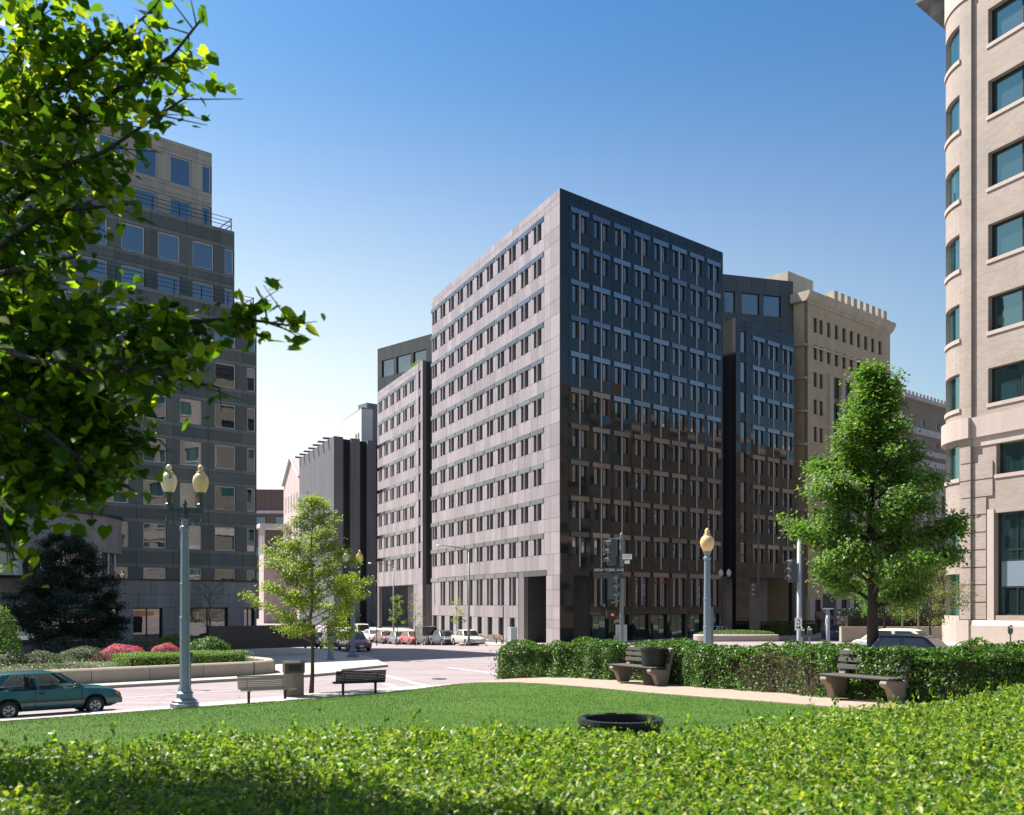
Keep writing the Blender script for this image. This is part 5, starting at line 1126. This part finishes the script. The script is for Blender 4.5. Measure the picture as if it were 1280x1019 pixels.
def head(parent, loc, rz, n=3, name='signal_head', face=1, s=1.):
    o = place(name, MB().box(-.17*s, .17*s, -.12, .12, 0, .36*s*n), 'signal', parent, loc, rz)
    for i in range(n):
        z = .36*s*(n-1-i)+.18*s; mb = MB()
        for q in range(9):
            a0, a1 = math.pi*(-.1+1.2*q/9), math.pi*(-.1+1.2*(q+1)/9); rr_ = .15*s; mb.quad((rr_*math.cos(a0), -.12, z+rr_*math.sin(a0)), (rr_*math.cos(a1), -.12, z+rr_*math.sin(a1)), (rr_*math.cos(a1), -.34, z+rr_*math.sin(a1)-.02), (rr_*math.cos(a0), -.34, z+rr_*math.sin(a0)-.02))
        place('visor', mb, 'pole_gray', o); place('signal_lens', MB().lathe([(.13*s, 0), (.1*s, .03)], 12).mesh('l'), 'sign_black' if i else 'lens_red', o, (0, -.121, z)).rotation_euler = (math.pi/2, 0, 0)
    return o
# corner signal pole with street-name signs
x_ = gp(777, 40); z_ = gz(x_, 40)+.13; sp = thing('traffic_signal', (x_, 40, z_), 'traffic signal pole with New York Avenue street signs and two side-facing signal heads', 'traffic signal')
autosmooth(place('pole', MB().lathe([(.16, 0), (.16, .25), (.085, .3), (.08, 6.15), (.06, 6.25), (.07, 6.3), (.02, 6.38)], 12), 'pole_gray', sp), 40)
head(sp, (-.42, 0, 5.0), math.radians(-68)); head(sp, (-.42, 0, 3.55), math.radians(60), 3)
place('signal_arm', MB().tube([(-.5, 0, 6.1), (0, 0, 6.12)], .04, 6).tube([(-.5, 0, 4.9), (0, 0, 4.92)], .04, 6).tube([(-.45, 0, 3.4), (0, 0, 3.55)], .04, 6), 'pole_gray', sp)
ph = place('walk_signal', MB().box(-.2, .2, -.12, .12, 0, .32), 'sign_black', sp, (-.45, -.05, 2.75)); place('walk_lamp', MB().box(.0, .10, -.125, -.12, .10, .19), 'lamp_red', ph)
ns = place('name_sign', MB().box(-.62, .62, -.012, .012, -.11, .11), 'sign_black', sp, (-.55, -.12, 4.78)); place('lettering', txt('NEW YORK AVE', .17), 'sign_white', ns, (0, -.016, 0))
place('name_plate', MB().box(-.62, .62, -.012, .012, -.09, .09), 'brown_metal', sp, (-.55, -.12, 4.52)); 
n2 = place('name_sign', MB().box(-.2, .2, -.012, .012, -.11, .11), 'sign_white', sp, (.22, -.1, 5.35)); place('lettering', txt('12 ST', .14), 'sign_green', n2, (0, -.016, 0)); place('name_plate', MB().box(-.11, .11, -.01, .01, -.07, .07), 'sign_white', sp, (.22, -.1, 5.12))
place('route_sign', MB().box(-.24, .24, -.01, .01, 0, .72), 'cabinet', sp, (.0, .1, 1.75))
cb = thing('utility_post', (x_-.27, 40, z_), 'short grey utility post beside the street-sign signal pole', 'post'); place('post', MB().lathe([(.05, 0), (.05, 2.0)], 8), 'pole_gray', cb); place('base_box', MB().box(-.12, .12, -.12, .12, 0, .4), 'pole_gray', cb)
# thin signal pole near the curved planter, sign pole, pedestrian signal
x_ = gp(948, 74); s2 = thing('traffic_signal', (x_, 74, gz(x_, 74)+.1), 'slim dark signal pole with one side-facing signal head by the curved planter', 'traffic signal'); place('pole', MB().lathe([(.2, 0), (.2, .2), (.08, .4), (.07, 11.5)], 8), 'signal', s2); head(s2, (-.25, 0, 3.4), math.radians(-75), 3)
x_ = gp(999, 45); s3 = thing('traffic_signal', (x_, 45, gz(x_, 45)+.1), 'pale signal pole with a white right-arrow sign half hidden by the street tree', 'traffic signal'); place('pole', MB().lathe([(.13, 0), (.12, .1), (.1, 5.4)], 10).mesh('p', True), 'cabinet', s3); head(s3, (-.33, 0, 3.35), math.radians(-70), 3)
aw = place('arrow_sign', MB().box(-.16, .16, -.01, .01, -.3, .3), 'sign_white', s3, (-.08, -.15, 1.35)); mb = MB().box(-.11, .03, -.015, -.01, -.19, -.14); mb.v += [(.02, -.015, -.25), (.12, -.015, -.165), (.02, -.015, -.08)]; n = len(mb.v); mb.f.append((n-3, n-2, n-1)); place('arrow', mb, 'sign_black', aw)
place('sign_mark', MB().box(-.04, .06, -.015, -.01, .17, .21).box(.02, .06, -.015, -.0101, .12, .171), 'sign_black', aw); place('sign_mark', MB().box(-.08, -.04, -.015, -.01, -.04, .06).box(.03, .07, -.015, -.01, -.04, .06), 'sign_black', aw)
x_ = gp(1035, 45); s4 = thing('pedestrian_signal', (x_, 45, gz(x_, 45)+.1), 'pedestrian signal box on a pale post under the street tree', 'signal'); place('post', MB().lathe([(.09, 0), (.09, 2.05)], 10).mesh('p', True), 'cabinet', s4); place('signal_box', MB().box(-.3, .3, -.15, .15, 2.1, 2.75), 'sign_black', s4); place('top_plate', MB().box(-.22, .22, -.1, .1, 2.05, 2.1), 'sign_white', s4); place('push_button', MB().box(-.14, -.04, -.14, -.08, 1.3, 1.65), 'sign_white', s4)
def meter(px, Y, label, grp=None):
    x_ = gp(px, Y); r = thing('parking_meter', (x_, Y, gz(x_, Y)+.1), label, 'parking meter', grp); place('post', MB().lathe([(.035, 0), (.035, 1.0)], 8), 'pole_gray', r); o = autosmooth(place('meter_head', MB().lathe([(.06, .98), (.10, 1.05), (.11, 1.22), (.09, 1.34), (.03, 1.40)], 12), 'signal', r), 40); place('window', MB().box(-.05, .05, -.115, -.10, 1.24, 1.31), 'sign_white', r)
meter(1003, 40, 'grey parking meter, one of a pair beside the right-arrow sign pole', 'paired parking meters'); meter(1012, 40, 'grey parking meter, one of a pair beside the right-arrow sign pole', 'paired parking meters')
meter(1263, 41, 'dark parking meter against the pink stone plinth'); 
def meter2(): 
    p = G(238, 858, .13); r = thing('parking_meter', (p.x, p.y, .13), 'dark parking meter on the far kerb behind the tall lamp post', 'parking meter'); place('post', MB().lathe([(.035, 0), (.035, 1.0)], 8), 'pole_gray', r); place('meter_head', MB().lathe([(.06, .98), (.11, 1.05), (.12, 1.22), (.09, 1.36), (.03, 1.42)], 12).mesh('h', True), 'signal', r)
meter2()
for px, Y, lb_ in ((1128, 55, 'thin pole with a pale banner strip behind the street tree'), (1148, 57, 'thin dark sign pole before the dark hedge')):
    x_ = gp(px, Y); r = thing('sign_pole', (x_, Y, gz(x_, Y)), lb_, 'pole'); place('post', MB().lathe([(.06, 0), (.05, 4.8 if px < 1140 else 3.4)], 8), 'pole_gray', r)
    if px < 1140: place('banner', MB().box(-.1, .1, -.08, -.06, 1.9, 4.6), 'sign_white', r)
# benches and bins of the park
def slat_bench(loc, rz, label, mat):
    r = thing('park_bench', loc, label, 'bench', rz=rz); prof = [(-.25, .46), (-.19, .44), (-.13, .43), (-.07, .425), (-.01, .425), (.05, .43), (.11, .44), (.17, .47), (.205, .52), (.225, .58), (.24, .64), (.255, .70), (.27, .76), (.285, .82), (.30, .88)]
    sl1 = MB().box(-.95, .95, -.025, .025, -.014, .014).mesh('slat')
    for i, (y, z) in enumerate(prof):
        o = place('slat', sl1, mat, r, (0, y, z)); a, b = prof[max(0, i-1)], prof[min(len(prof)-1, i+1)]; o.rotation_euler = (math.atan2(b[1]-a[1], b[0]-a[0]), 0, 0)
    for sx in (-.62, .62):
        place('leg', MB().box(sx-.04, sx+.04, -.02, .06, 0, .41), 'wood_dark', r); mb = MB(); pp = [(sx, y+.01, z-.035) for y, z in prof]; mb.tube(pp, .022, 5); place('bracket', mb, 'dark_metal', r)
    return r
p = G(334, 878, .13); slat_bench((p.x, p.y, .13), math.radians(28), 'weathered pale slatted bench on the near pavement beside the litter bin', 'wood_pale')
p = G(449, 868, .13); slat_bench((p.x, p.y, .13), math.radians(205), 'dark slatted bench turned away towards the avenue beside the young tree', 'wood_dark')
def concrete_bench(loc, rz, label, ln=1.75):
    r = thing('concrete_bench', loc, label, 'bench', rz=rz)
    for sx in (-ln/2+.12, ln/2-.12):
        leg = [(-.36, .34), (-.38, .40), (-.34, .45), (-.26, .45), (.10, .42), (.20, .44), (.34, .95), (.40, .98), (.46, .94), (.32, .42), (.22, .0), (-.10, .0), (-.14, .12), (-.22, .28)]
        o = place('end_support', MB().xprism(leg[::-1], sx-.08, sx+.08), 'concrete_bench', r); bevel(o, .015)
    for y in (-.30, -.17, -.04, .09): bevel(place('seat_slat', MB().box(-ln/2, ln/2, y-.055, y+.055, .455, .495), 'wood_dark', r), .008)
    for z in (.62, .76, .90):
        o = place('back_slat', MB().box(-ln/2, ln/2, -.02, .02, -.05, .05), 'wood_dark', r, (0, .235+(z-.62)*.27, z)); o.rotation_euler = (-.26, 0, 0); bevel(o, .008)
    return r
def onp(px, Y): x = gp(px, Y); return (x, Y, zl_(x, Y)+.02)
b1 = onp(1080, 18.3); concrete_bench(b1, math.radians(-57), 'concrete-ended wooden bench set into the hedge by the bare patch', 1.6)
b2 = onp(800, 25.0); concrete_bench(b2, math.radians(-58), 'concrete-ended wooden bench beside the black slatted bin', 1.8)
def basket(loc, label, r0=.27, r1=.36, h=.9, n=22, name='litter_bin', tilt=0):
    r = thing(name, loc, label, 'litter bin'); sm_ = MB().box(-.045, .045, -.012, .012, 0, h).mesh('slat')
    for i in range(n):
        a = 2*math.pi*i/n; o = place('slat', sm_, 'black_slat', r, (r0*math.cos(a), r0*math.sin(a), .02+RNG.uniform(-.012, .012))); o.rotation_euler = Matrix.Rotation(a+math.pi/2, 3, 'Z').to_euler(); o.rotation_mode = 'XYZ'
        o.rotation_euler = (Matrix.Rotation(a-math.pi/2, 3, 'Z')@Matrix.Rotation(-math.atan2(r1-r0, h), 3, 'X')).to_euler()
    for z, k_ in ((.12, .1), (.72*h/.9, .75), (h-.02, .98)): 
        rr_ = r0+(r1-r0)*k_-.02; autosmooth(place('hoop', MB().lathe([(rr_, z-.02), (rr_+.01, z-.02), (rr_+.01, z+.025), (rr_, z+.025), (rr_, z-.02)], 28, cap=False), 'dark_metal', r))
    place('liner', MB().lathe([(r0-.05, .05), (r1-.06, h-.1)], 20, cap=False), 'rubber', r); place('rim', MB().lathe([(r1-.03, h-.02), (r1+.03, h-.02), (r1+.03, h+.02), (r1-.03, h+.02), (r1-.03, h-.02)], 32, cap=False), 'dark_metal', r); return r
p = onp(817, 24.6); basket(p, 'tall black slatted litter bin at the end of the hedge-side bench', .25, .32, .94)
z_ = zl_(.93, 8.1); basket((.93, 8.1, z_), 'black slatted litter bin on the lawn, its rim just above the privet hedge', .27, .335, 2.50-z_)
o = tag(place('fallen_lid', MB().box(-.09, .09, -.05, .05, 0, .03), 'black_slat', None, (.47, 8.0, z_+.78)), 'loose black slat end hooked beside the litter bin rim', 'slat')
bpy.data.objects.remove(o)
p = G(367, 870, .13); bn = thing('litter_bin', (p.x, p.y, .13), 'square pebbled concrete litter bin with brown hooded top', 'litter bin', rz=math.radians(20))
place('bin_body', MB().box(-.33, .33, -.33, .33, 0, .86), 'aggregate', bn); o = place('hood', MB().xprism([(-.36, .86), (.36, .86), (.36, 1.22), (.26, 1.28), (-.28, 1.28), (-.36, 1.22)], -.36, .36), 'brown_metal', bn); place('opening', MB().box(-.22, .22, -.365, -.36, .94, 1.16), 'sign_black', bn); place('opening', MB().box(.36, .365, -.22, .22, .94, 1.16), 'sign_black', bn)
# things on the main block's pavement
x_ = gp(640, 84); cbn = thing('utility_cabinet', (x_, 84, gz(x_, 84)+.13), 'pale grey utility cabinet at the kerb before the granite entrance', 'cabinet', rz=LF.a); place('cabinet_body', MB().box(-.45, .45, -.3, .3, .08, 1.5), 'cabinet', cbn); place('cabinet_base', MB().box(-.5, .5, -.35, .35, 0, .08), 'curb', cbn)
r = thing('sign_post', (gp(629, 84.5), 84.5, gz(-.8, 84.5)+.13), 'thin black post beside the utility cabinet', 'post'); place('post', MB().lathe([(.05, 0), (.05, 3.3)], 8), 'dark_metal', r); place('post_cap', MB().lathe([(.07, 3.3), (.02, 3.4)], 8), 'dark_metal', r)
for px, Y, lb_ in ((603, 88, 'small wooden bench on the pavement just past the silver-beige saloon'), (624, 86.4, 'small wooden bench on the pavement right beside the utility cabinet')): slat_bench((gp(px, Y), Y, gz(gp(px, Y), Y)+.13), LF.a+math.pi, lb_, 'wood_pale')
p = Vector((gp(413, 57), 57)); hy = thing('call_box', (p.x, p.y, .13), 'short blue-grey iron pedestal on the opposite street corner', 'post'); autosmooth(place('pedestal', MB().lathe([(.26, 0), (.22, .12), (.17, .2), (.15, 1.25), (.18, 1.3), (.12, 1.4)], 12), 'lamp_paint', hy), 40); place('box', MB().lathe([(.12, 1.4), (.2, 1.5), (.22, 1.75), (.12, 1.95)], 8), 'brown_metal', hy)
# curved planter and beds before the east wing
pl = thing('curved_planter', (gp(920, 72), 72, gz(gp(920, 72), 72)+.05), 'low curved pale concrete planter with clipped ground cover by the slim signal pole', 'planter')
wall_ = MB().prism([(2.6*math.cos(a)*1.25, 1.6*math.sin(a)) for a in np.linspace(0, 2*math.pi, 33)[:-1]], 0, .5); bevel(autosmooth(place('planter_wall', wall_, 'pink_stone', pl)), .06, 2)
n = 7000; a = RNG.uniform(0, 2*math.pi, n); q = np.sqrt(RNG.uniform(0, 1, n)); P = np.c_[2.9*q*np.cos(a), 1.4*q*np.sin(a), .52+.28*np.sqrt(1-q**2*.9)+RNG.normal(0, .03, n)]; place('ground_cover', leafmesh(P, .08, UP+np.zeros((n, 3)), .6), 'leaf_box', pl, kind='stuff')
hedge('yew_hedge', 'dark clipped hedge in shade before the east wing', [mf(27.5, 2.0), mf(37, 2.0)], 1.4, lambda x, y: .1, 1.5, 9000, .12, 'leaf_box')
hedge('yew_hedge', 'long dark hedge beyond the small street trees by the brick building', [(gp(1050, 66), 66), (gp(1195, 66), 67)], 1.5, lambda x, y: gz(x, y), 2.3, 9000, .13, 'leaf_dark')
lw2 = thing('low_wall', (gp(1050, 61), 61, gz(gp(1050, 61), 61)), 'low curved concrete wall before the long dark hedge', 'wall'); 
for i in range(4): place('wall_segment', MB().box(.02, 2.4, -.2, .2, 0, 1.0), 'planter_concrete', lw2, (2.42*i, .25*i*i*.3, 0), .06*i)
bp = tag(place('brick_planter', MB().prism([(-1.3, -.7), (1.3, -.7), (1.3, .7), (-1.3, .7)], 0, .75), 'red_brick', None, (gp(1118, 47), 47, gz(gp(1118, 47), 47)), .3), 'red brick planter box behind the parked convertible', 'planter')
# ================================================================ cars
def make_car(paint, label, loc, rz, Ln=4.1, W=1.64, H=1.38, style='hatch', detail=False, group=None, s=1.):
    r = thing('parked_car', loc, label, 'car', group, rz); hl_ = Ln/2; wr_ = .285; xr, xf = -hl_+.80, hl_-.82
    if style == 'jeep': zb_, zh, zt_ = .95, .98, .95; g = (-hl_+.05, -hl_+.12, .38, .62)
    elif style == 'van': zb_, zh, zt_ = 1.0, 1.0, 1.0; g = (-hl_+.05, -hl_+.2, .75, 1.35)
    elif style == 'sedan': zb_, zh, zt_ = .88, .80, .92; g = (-1.45, -.92, .22, .98)
    else: zb_, zh, zt_ = .90, .83, .93; g = (-1.98, -1.28, .12, .98)
    xs = sorted(set([-hl_, -hl_+.05, -hl_+.16, -hl_+.35, hl_-.3, hl_-.13, hl_-.04, hl_]+list(np.linspace(-hl_+.5, hl_-.45, 13))+[c+d for c in (xr, xf) for d in (-.40, -.36, -.30, -.2, -.1, 0, .1, .2, .30, .36, .40)])); mb = MB(); nr = 8
    def prof(x):
        e0 = (x+hl_); e1 = (hl_-x); zt2 = zt_ if x < g[0]+.2 else (zb_ if x < g[3]-.1 else zb_+(zh-zb_)*min(1, (x-g[3]+.1)/.8))
        if style in ('jeep', 'van'): zt2 -= .05*max(0, 1-e1/.2)**2
        else: zt2 -= .20*max(0, 1-e1/.42)**1.8+.10*max(0, 1-e0/.25)**2
        zbo = .24+.12*max(0, 1-e1/.35)+.1*max(0, 1-e0/.3)
        for c in (xr, xf):
            if abs(x-c) < .361: zbo = max(zbo, .30+math.sqrt(max(0, .36**2-(x-c)**2)))
        wv = W/2*(1-.10*max(0, 1-e1/.5)**2-.08*max(0, 1-e0/.45)**2); return zbo, zt2, wv
    for x in xs:
        zbo, zt2, wv = prof(x); zm = min(.62, zt2-.12); rg = [(wv*.95, zbo), (wv*.985, zbo+.06*(zm-zbo)/.4), (wv, max(zbo+.02, .50)), (wv*.995, max(zbo+.04, zm)), (wv*.955, zt2-.035), (wv*.90, zt2-.005), (wv*.5, zt2+.012), (0, zt2+.016)]
        for sy in (1, -1):
            for y, z in rg: mb.v.append((x, sy*y, z))
    for i in range(len(xs)-1):
        for sd in (0, 1):
            for j in range(nr-1):
                a = i*2*nr+sd*nr+j; b = a+2*nr; f = (a, b, b+1, a+1); mb.f.append(f[::-1] if sd == 0 else f)
    for i, fl in ((0, True), (len(xs)-1, False)):
        a = i*2*nr; idx = [a+j for j in range(nr)]+[a+nr+j for j in range(nr-2, -1, -1)]; mb.f.append(tuple(idx) if fl else tuple(idx[::-1]))
    body = place('body', mb, 'paint_'+paint, r); bmx = bmesh.new(); bmx.from_mesh(body.data); bmesh.ops.recalc_face_normals(bmx, faces=bmx.faces[:]); bmx.to_mesh(body.data); bmx.free(); autosmooth(body, 38)
    # greenhouse
    x0, x1, x2, x3 = g; wb = W/2*.90; wt_ = W/2*.74 if style not in ('jeep', 'van') else W/2*.86; zr = H; mb = MB()
    lv = [(x0, x3, wb, zb_-.06), (x0+(x1-x0)*.86, x3+(x2-x3)*.86, wb+(wt_-wb)*.86, zb_+(zr-zb_)*.9), (x1, x2, wt_, zr-.015), (x1+.22, x2-.2, wt_*.72, zr+.02)]
    for a, b, y, z in lv: mb.v += [(a, -y, z), (b, -y, z), (b, y, z), (a, y, z)]
    for i in range(1 if detail else 0, 3):
        for j in range(4): mb.f.append((i*4+j, i*4+(j+1) % 4, i*4+4+(j+1) % 4, i*4+4+j))
    mb.f.append((12, 13, 14, 15))
    if detail: mb.f.append((7, 6, 5, 4))
    gh = place('cabin', mb, 'canvas' if style == 'soft' else 'paint_'+paint, r); bevel(autosmooth(gh, 50), .05, 3)
    gls = 'glass_clear' if detail else 'glass_car'
    def P3(u, v, sd):     # u along (0 rear, 1 front), v up, on the cabin side
        lo = Vector((x0+(x3-x0)*u, wb, zb_-.06)); hi = Vector((x0+(x1-x0)*.86+((x3+(x2-x3)*.86)-(x0+(x1-x0)*.86))*u, wb+(wt_-wb)*.86, zb_+(zr-zb_)*.9)); p = lo+(hi-lo)*v; return Vector((p.x, sd*(p.y+.012), p.z))
    if detail:
        for sd in (1, -1):
            pl_ = MB()
            for ua, ub in ((-.02, .13), (.245, .262), (.518, .546), (.935, 1.01)):
                a_, b_, c_, d_ = P3(ua, .0, sd), P3(ub, .0, sd), P3(ub, 1.03, sd), P3(ua, 1.03, sd); inw = Vector((0, -sd*.05, 0)); n0 = len(pl_.v)
                pl_.v += [tuple(v) for v in (a_, b_, c_, d_, a_+inw, b_+inw, c_+inw, d_+inw)]; pl_.f += [(n0, n0+1, n0+2, n0+3), (n0+7, n0+6, n0+5, n0+4), (n0, n0+3, n0+7, n0+4), (n0+1, n0+5, n0+6, n0+2)]
            place('pillar', pl_, 'paint_'+paint, r)
            st = MB().box(-.62, -.10, -.24, .24, .42, .62).box(-.72, -.55, -.22, .22, .5, 1.02).box(-.71, -.60, -.12, .12, 1.02, 1.2); bevel(place('seat', st, 'seat_cloth', r, (.15, sd*.36, 0)), .04, 2)
        place('rear_seat', MB().box(-1.5, -1.3, -.6, .6, .45, .98), 'seat_cloth', r); place('dashboard', MB().box(.45, .85, -.62, .62, .6, .93), 'seat_cloth', r)
        place('steering_wheel', MB().lathe([(.17, -.012), (.19, 0), (.17, .012), (.155, 0), (.17, -.012)], 18, cap=False), 'sign_black', r, (.30, .36, .90)).rotation_euler = (0, math.radians(62), 0)
    sp_ = [(.14, .24), (.265, .515), (.55, .93)] if style == 'hatch' else [(.10, .47), (.52, .92)]
    for sd in (1, -1):
        for ua, ub in sp_:
            q = [P3(ua+.0, .2, sd), P3(ub, .2, sd), P3(ub-.02, .98, sd), P3(ua+.02, .98, sd)]; m2 = MB().quad(*(q if sd < 0 else q[::-1])); place('side_window', m2, gls, r)
    wr2 = wt_*.86+wb*.14; za, zb2 = zb_+.03, zb_+(zr-zb_)*.88
    def fq(xa, xb, off):
        t0, t1 = (za-zb_+.06)/((zr-zb_)*.9+.06), (zb2-zb_+.06)/((zr-zb_)*.9+.06); xm = xb; pa, pb = xa+(xm-xa)*t0*.86, xa+(xm-xa)*t1*.86; return [(pa+off, -wb*.90, za), (pa+off, wb*.90, za), (pb+off, wr2*.93, zb2), (pb+off, -wr2*.93, zb2)]
    place('windscreen', MB().quad(*fq(x3, x2, .015)), gls, r); q = fq(x0, x1, -.015); place('rear_window', MB().quad(*q[::-1]), gls, r)
    for x in (xr, xf):
        for sd in (1, -1):
            ty = MB(); ty.lathe([(.17, -.09), (.26, -.09), (wr_, -.06), (wr_, .06), (.26, .09), (.17, .09)], 22, cap=False); me = ty.mesh('tyre', True); me.transform(Matrix.Rotation(math.pi/2, 4, 'X'))
            t_o = place('tyre', me, 'rubber', r, (x, sd*(W/2-.105), wr_)); rm = MB(); rm.lathe([(.0, .03), (.05, .035), (.06, .01), (.14, .0), (.165, .03), (.18, .03)], 20, cap=False); me = rm.mesh('rim', True); me.transform(Matrix.Rotation(-math.pi/2*sd, 4, 'X')); place('rim', me, 'rim', t_o, (0, sd*.055, 0))
            if detail:
                for q in range(6): a = q*math.pi/3; place('rim_slot', MB().box(-.02, .02, -.004, .004, -.032, .032), 'rubber', t_o, (.105*math.cos(a), sd*.075, .105*math.sin(a))).rotation_euler = (0, -a+math.pi/2, 0)
    for sd in (1, -1):
        place('headlight', MB().cbox((hl_-.09, sd*W*.33, .62), (.12, .30, .13)), 'lens', r); place('indicator', MB().cbox((hl_-.17, sd*W*.447, .62), (.18, .07, .12)), 'lens_amber', r); place('tail_light', MB().cbox((-hl_+.06, sd*W*.37, .72), (.1, .3, .15)), 'lens_red', r)
    place('wheel_well', MB().box(-hl_+.3, hl_-.3, -W/2+.2, W/2-.2, .22, .66), 'rubber', r)
    place('bumper', MB().box(hl_-.14, hl_+.035, -W*.44, W*.44, .32, .5), 'paint_'+paint, r); bevel(r.children[-1], .05, 2); place('bumper', MB().box(-hl_-.035, -hl_+.14, -W*.44, W*.44, .32, .52), 'paint_'+paint, r); bevel(r.children[-1], .05, 2)
    place('number_plate', MB().cbox((hl_+.037, 0, .41), (.006, .32, .13)), 'sign_white', r)
    if detail:
        for sd in (1, -1):
            for xx in (-.52, .83): place('door_seam', MB().box(xx-.006, xx+.006, -.002, .004, .30, .86), 'rubber', r, (0, sd*(W/2-.002), 0))
            bevel(place('rub_strip', MB().box(-1.15, 1.0, -.008, .012, .50, .53), 'rubber', r, (0, sd*(W/2), 0)), .006); bevel(place('door_handle', MB().box(-.43, -.25, -.01, .014, .73, .79), 'sign_black', r, (0, sd*W/2*.985, 0)), .01)
            bevel(place('wing_mirror', MB().box(.58, .70, 0, .16, .90, 1.02), 'paint_'+paint, r, (0, sd*(W/2*.92) if sd > 0 else sd*W/2*.92-.16, 0)), .03, 2)
    r.scale = (s, s, s); return r
aR = math.atan2(R.y, R.x); aL = math.atan2(-L.y, -L.x)
cm = (Vector((-15.06, 28.3))+Vector((-13.2, 29.9)))/2+NO*.80
make_car('teal', 'teal green two-door hatchback parked at the near kerb by the lawn', (cm.x, cm.y, 0), aR, 4.1, 1.64, 1.39, 'hatch', True)
line_ = [(0, 'silver', 'sedan', 'silver-beige saloon parked first in the row by the granite block'), (6.2, 'navy', 'sedan', 'dark navy saloon parked behind the silver-beige saloon'), (11, 'black', 'jeep', 'boxy black off-road car parked between the navy saloon and the red car'), (16, 'red', 'hatch', 'bright red small car parked behind the boxy black car'),
         (20.8, 'grey', 'sedan', 'dark grey saloon parked behind the bright red car'), (26.2, 'wine', 'sedan', 'wine red saloon parked between the grey saloon and the white car'), (31.2, 'white', 'hatch', 'white car parked behind the wine red saloon'), (37, 'white', 'van', 'white van parked last in the row by the wide recess')]
for k_, pn, st, lb_ in line_:
    p = Vector((-4.1, 88))+L*k_; big = st in ('jeep', 'van')
    make_car(pn, lb_, (p.x, p.y, gz(p.x, p.y)), aL, 4.5 if st == 'sedan' else 4.1, 1.72, 1.85 if big else 1.42, st, s=1.04)
for k_, pn, lb_ in ((0, 'maroon', 'maroon saloon parked beyond the street corner behind the young tree'), (6, 'blue', 'dark blue saloon parked behind the maroon saloon'), (12, 'navy', 'navy saloon parked second behind the maroon saloon')):
    p = Vector((-11.9, 71))+L*k_; make_car(pn, lb_, (p.x, p.y, gz(p.x, p.y)), aL, 4.4, 1.7, 1.4, 'sedan')
p = Vector((gp(893, 88), 88)); make_car('pale', 'pale blue-grey saloon on the avenue before the dark granite face', (p.x, p.y, gz(p.x, p.y)), aR+math.pi, 4.5, 1.7, 1.4, 'sedan')
p = Vector((gp(1150, 27.5), 27.5)); make_car('plum', 'dark plum saloon whose roof shows above the clipped hedge', (p.x, p.y, gz(p.x, p.y)+.02), aL+.5, 4.6, 1.75, 1.52, 'sedan')
p = Vector((gp(1140, 38.5), 38.5)); make_car('white', 'white car with beige soft top parked beyond the plum saloon', (p.x, p.y, gz(p.x, p.y)), aL+.5, 4.4, 1.7, 1.36, 'soft')
p = Vector((gp(1055, 76), 76)); make_car('blue', 'small blue car in the shade near the pale pilasters', (p.x, p.y, gz(p.x, p.y)), aR, 4.2, 1.7, 1.4, 'sedan')
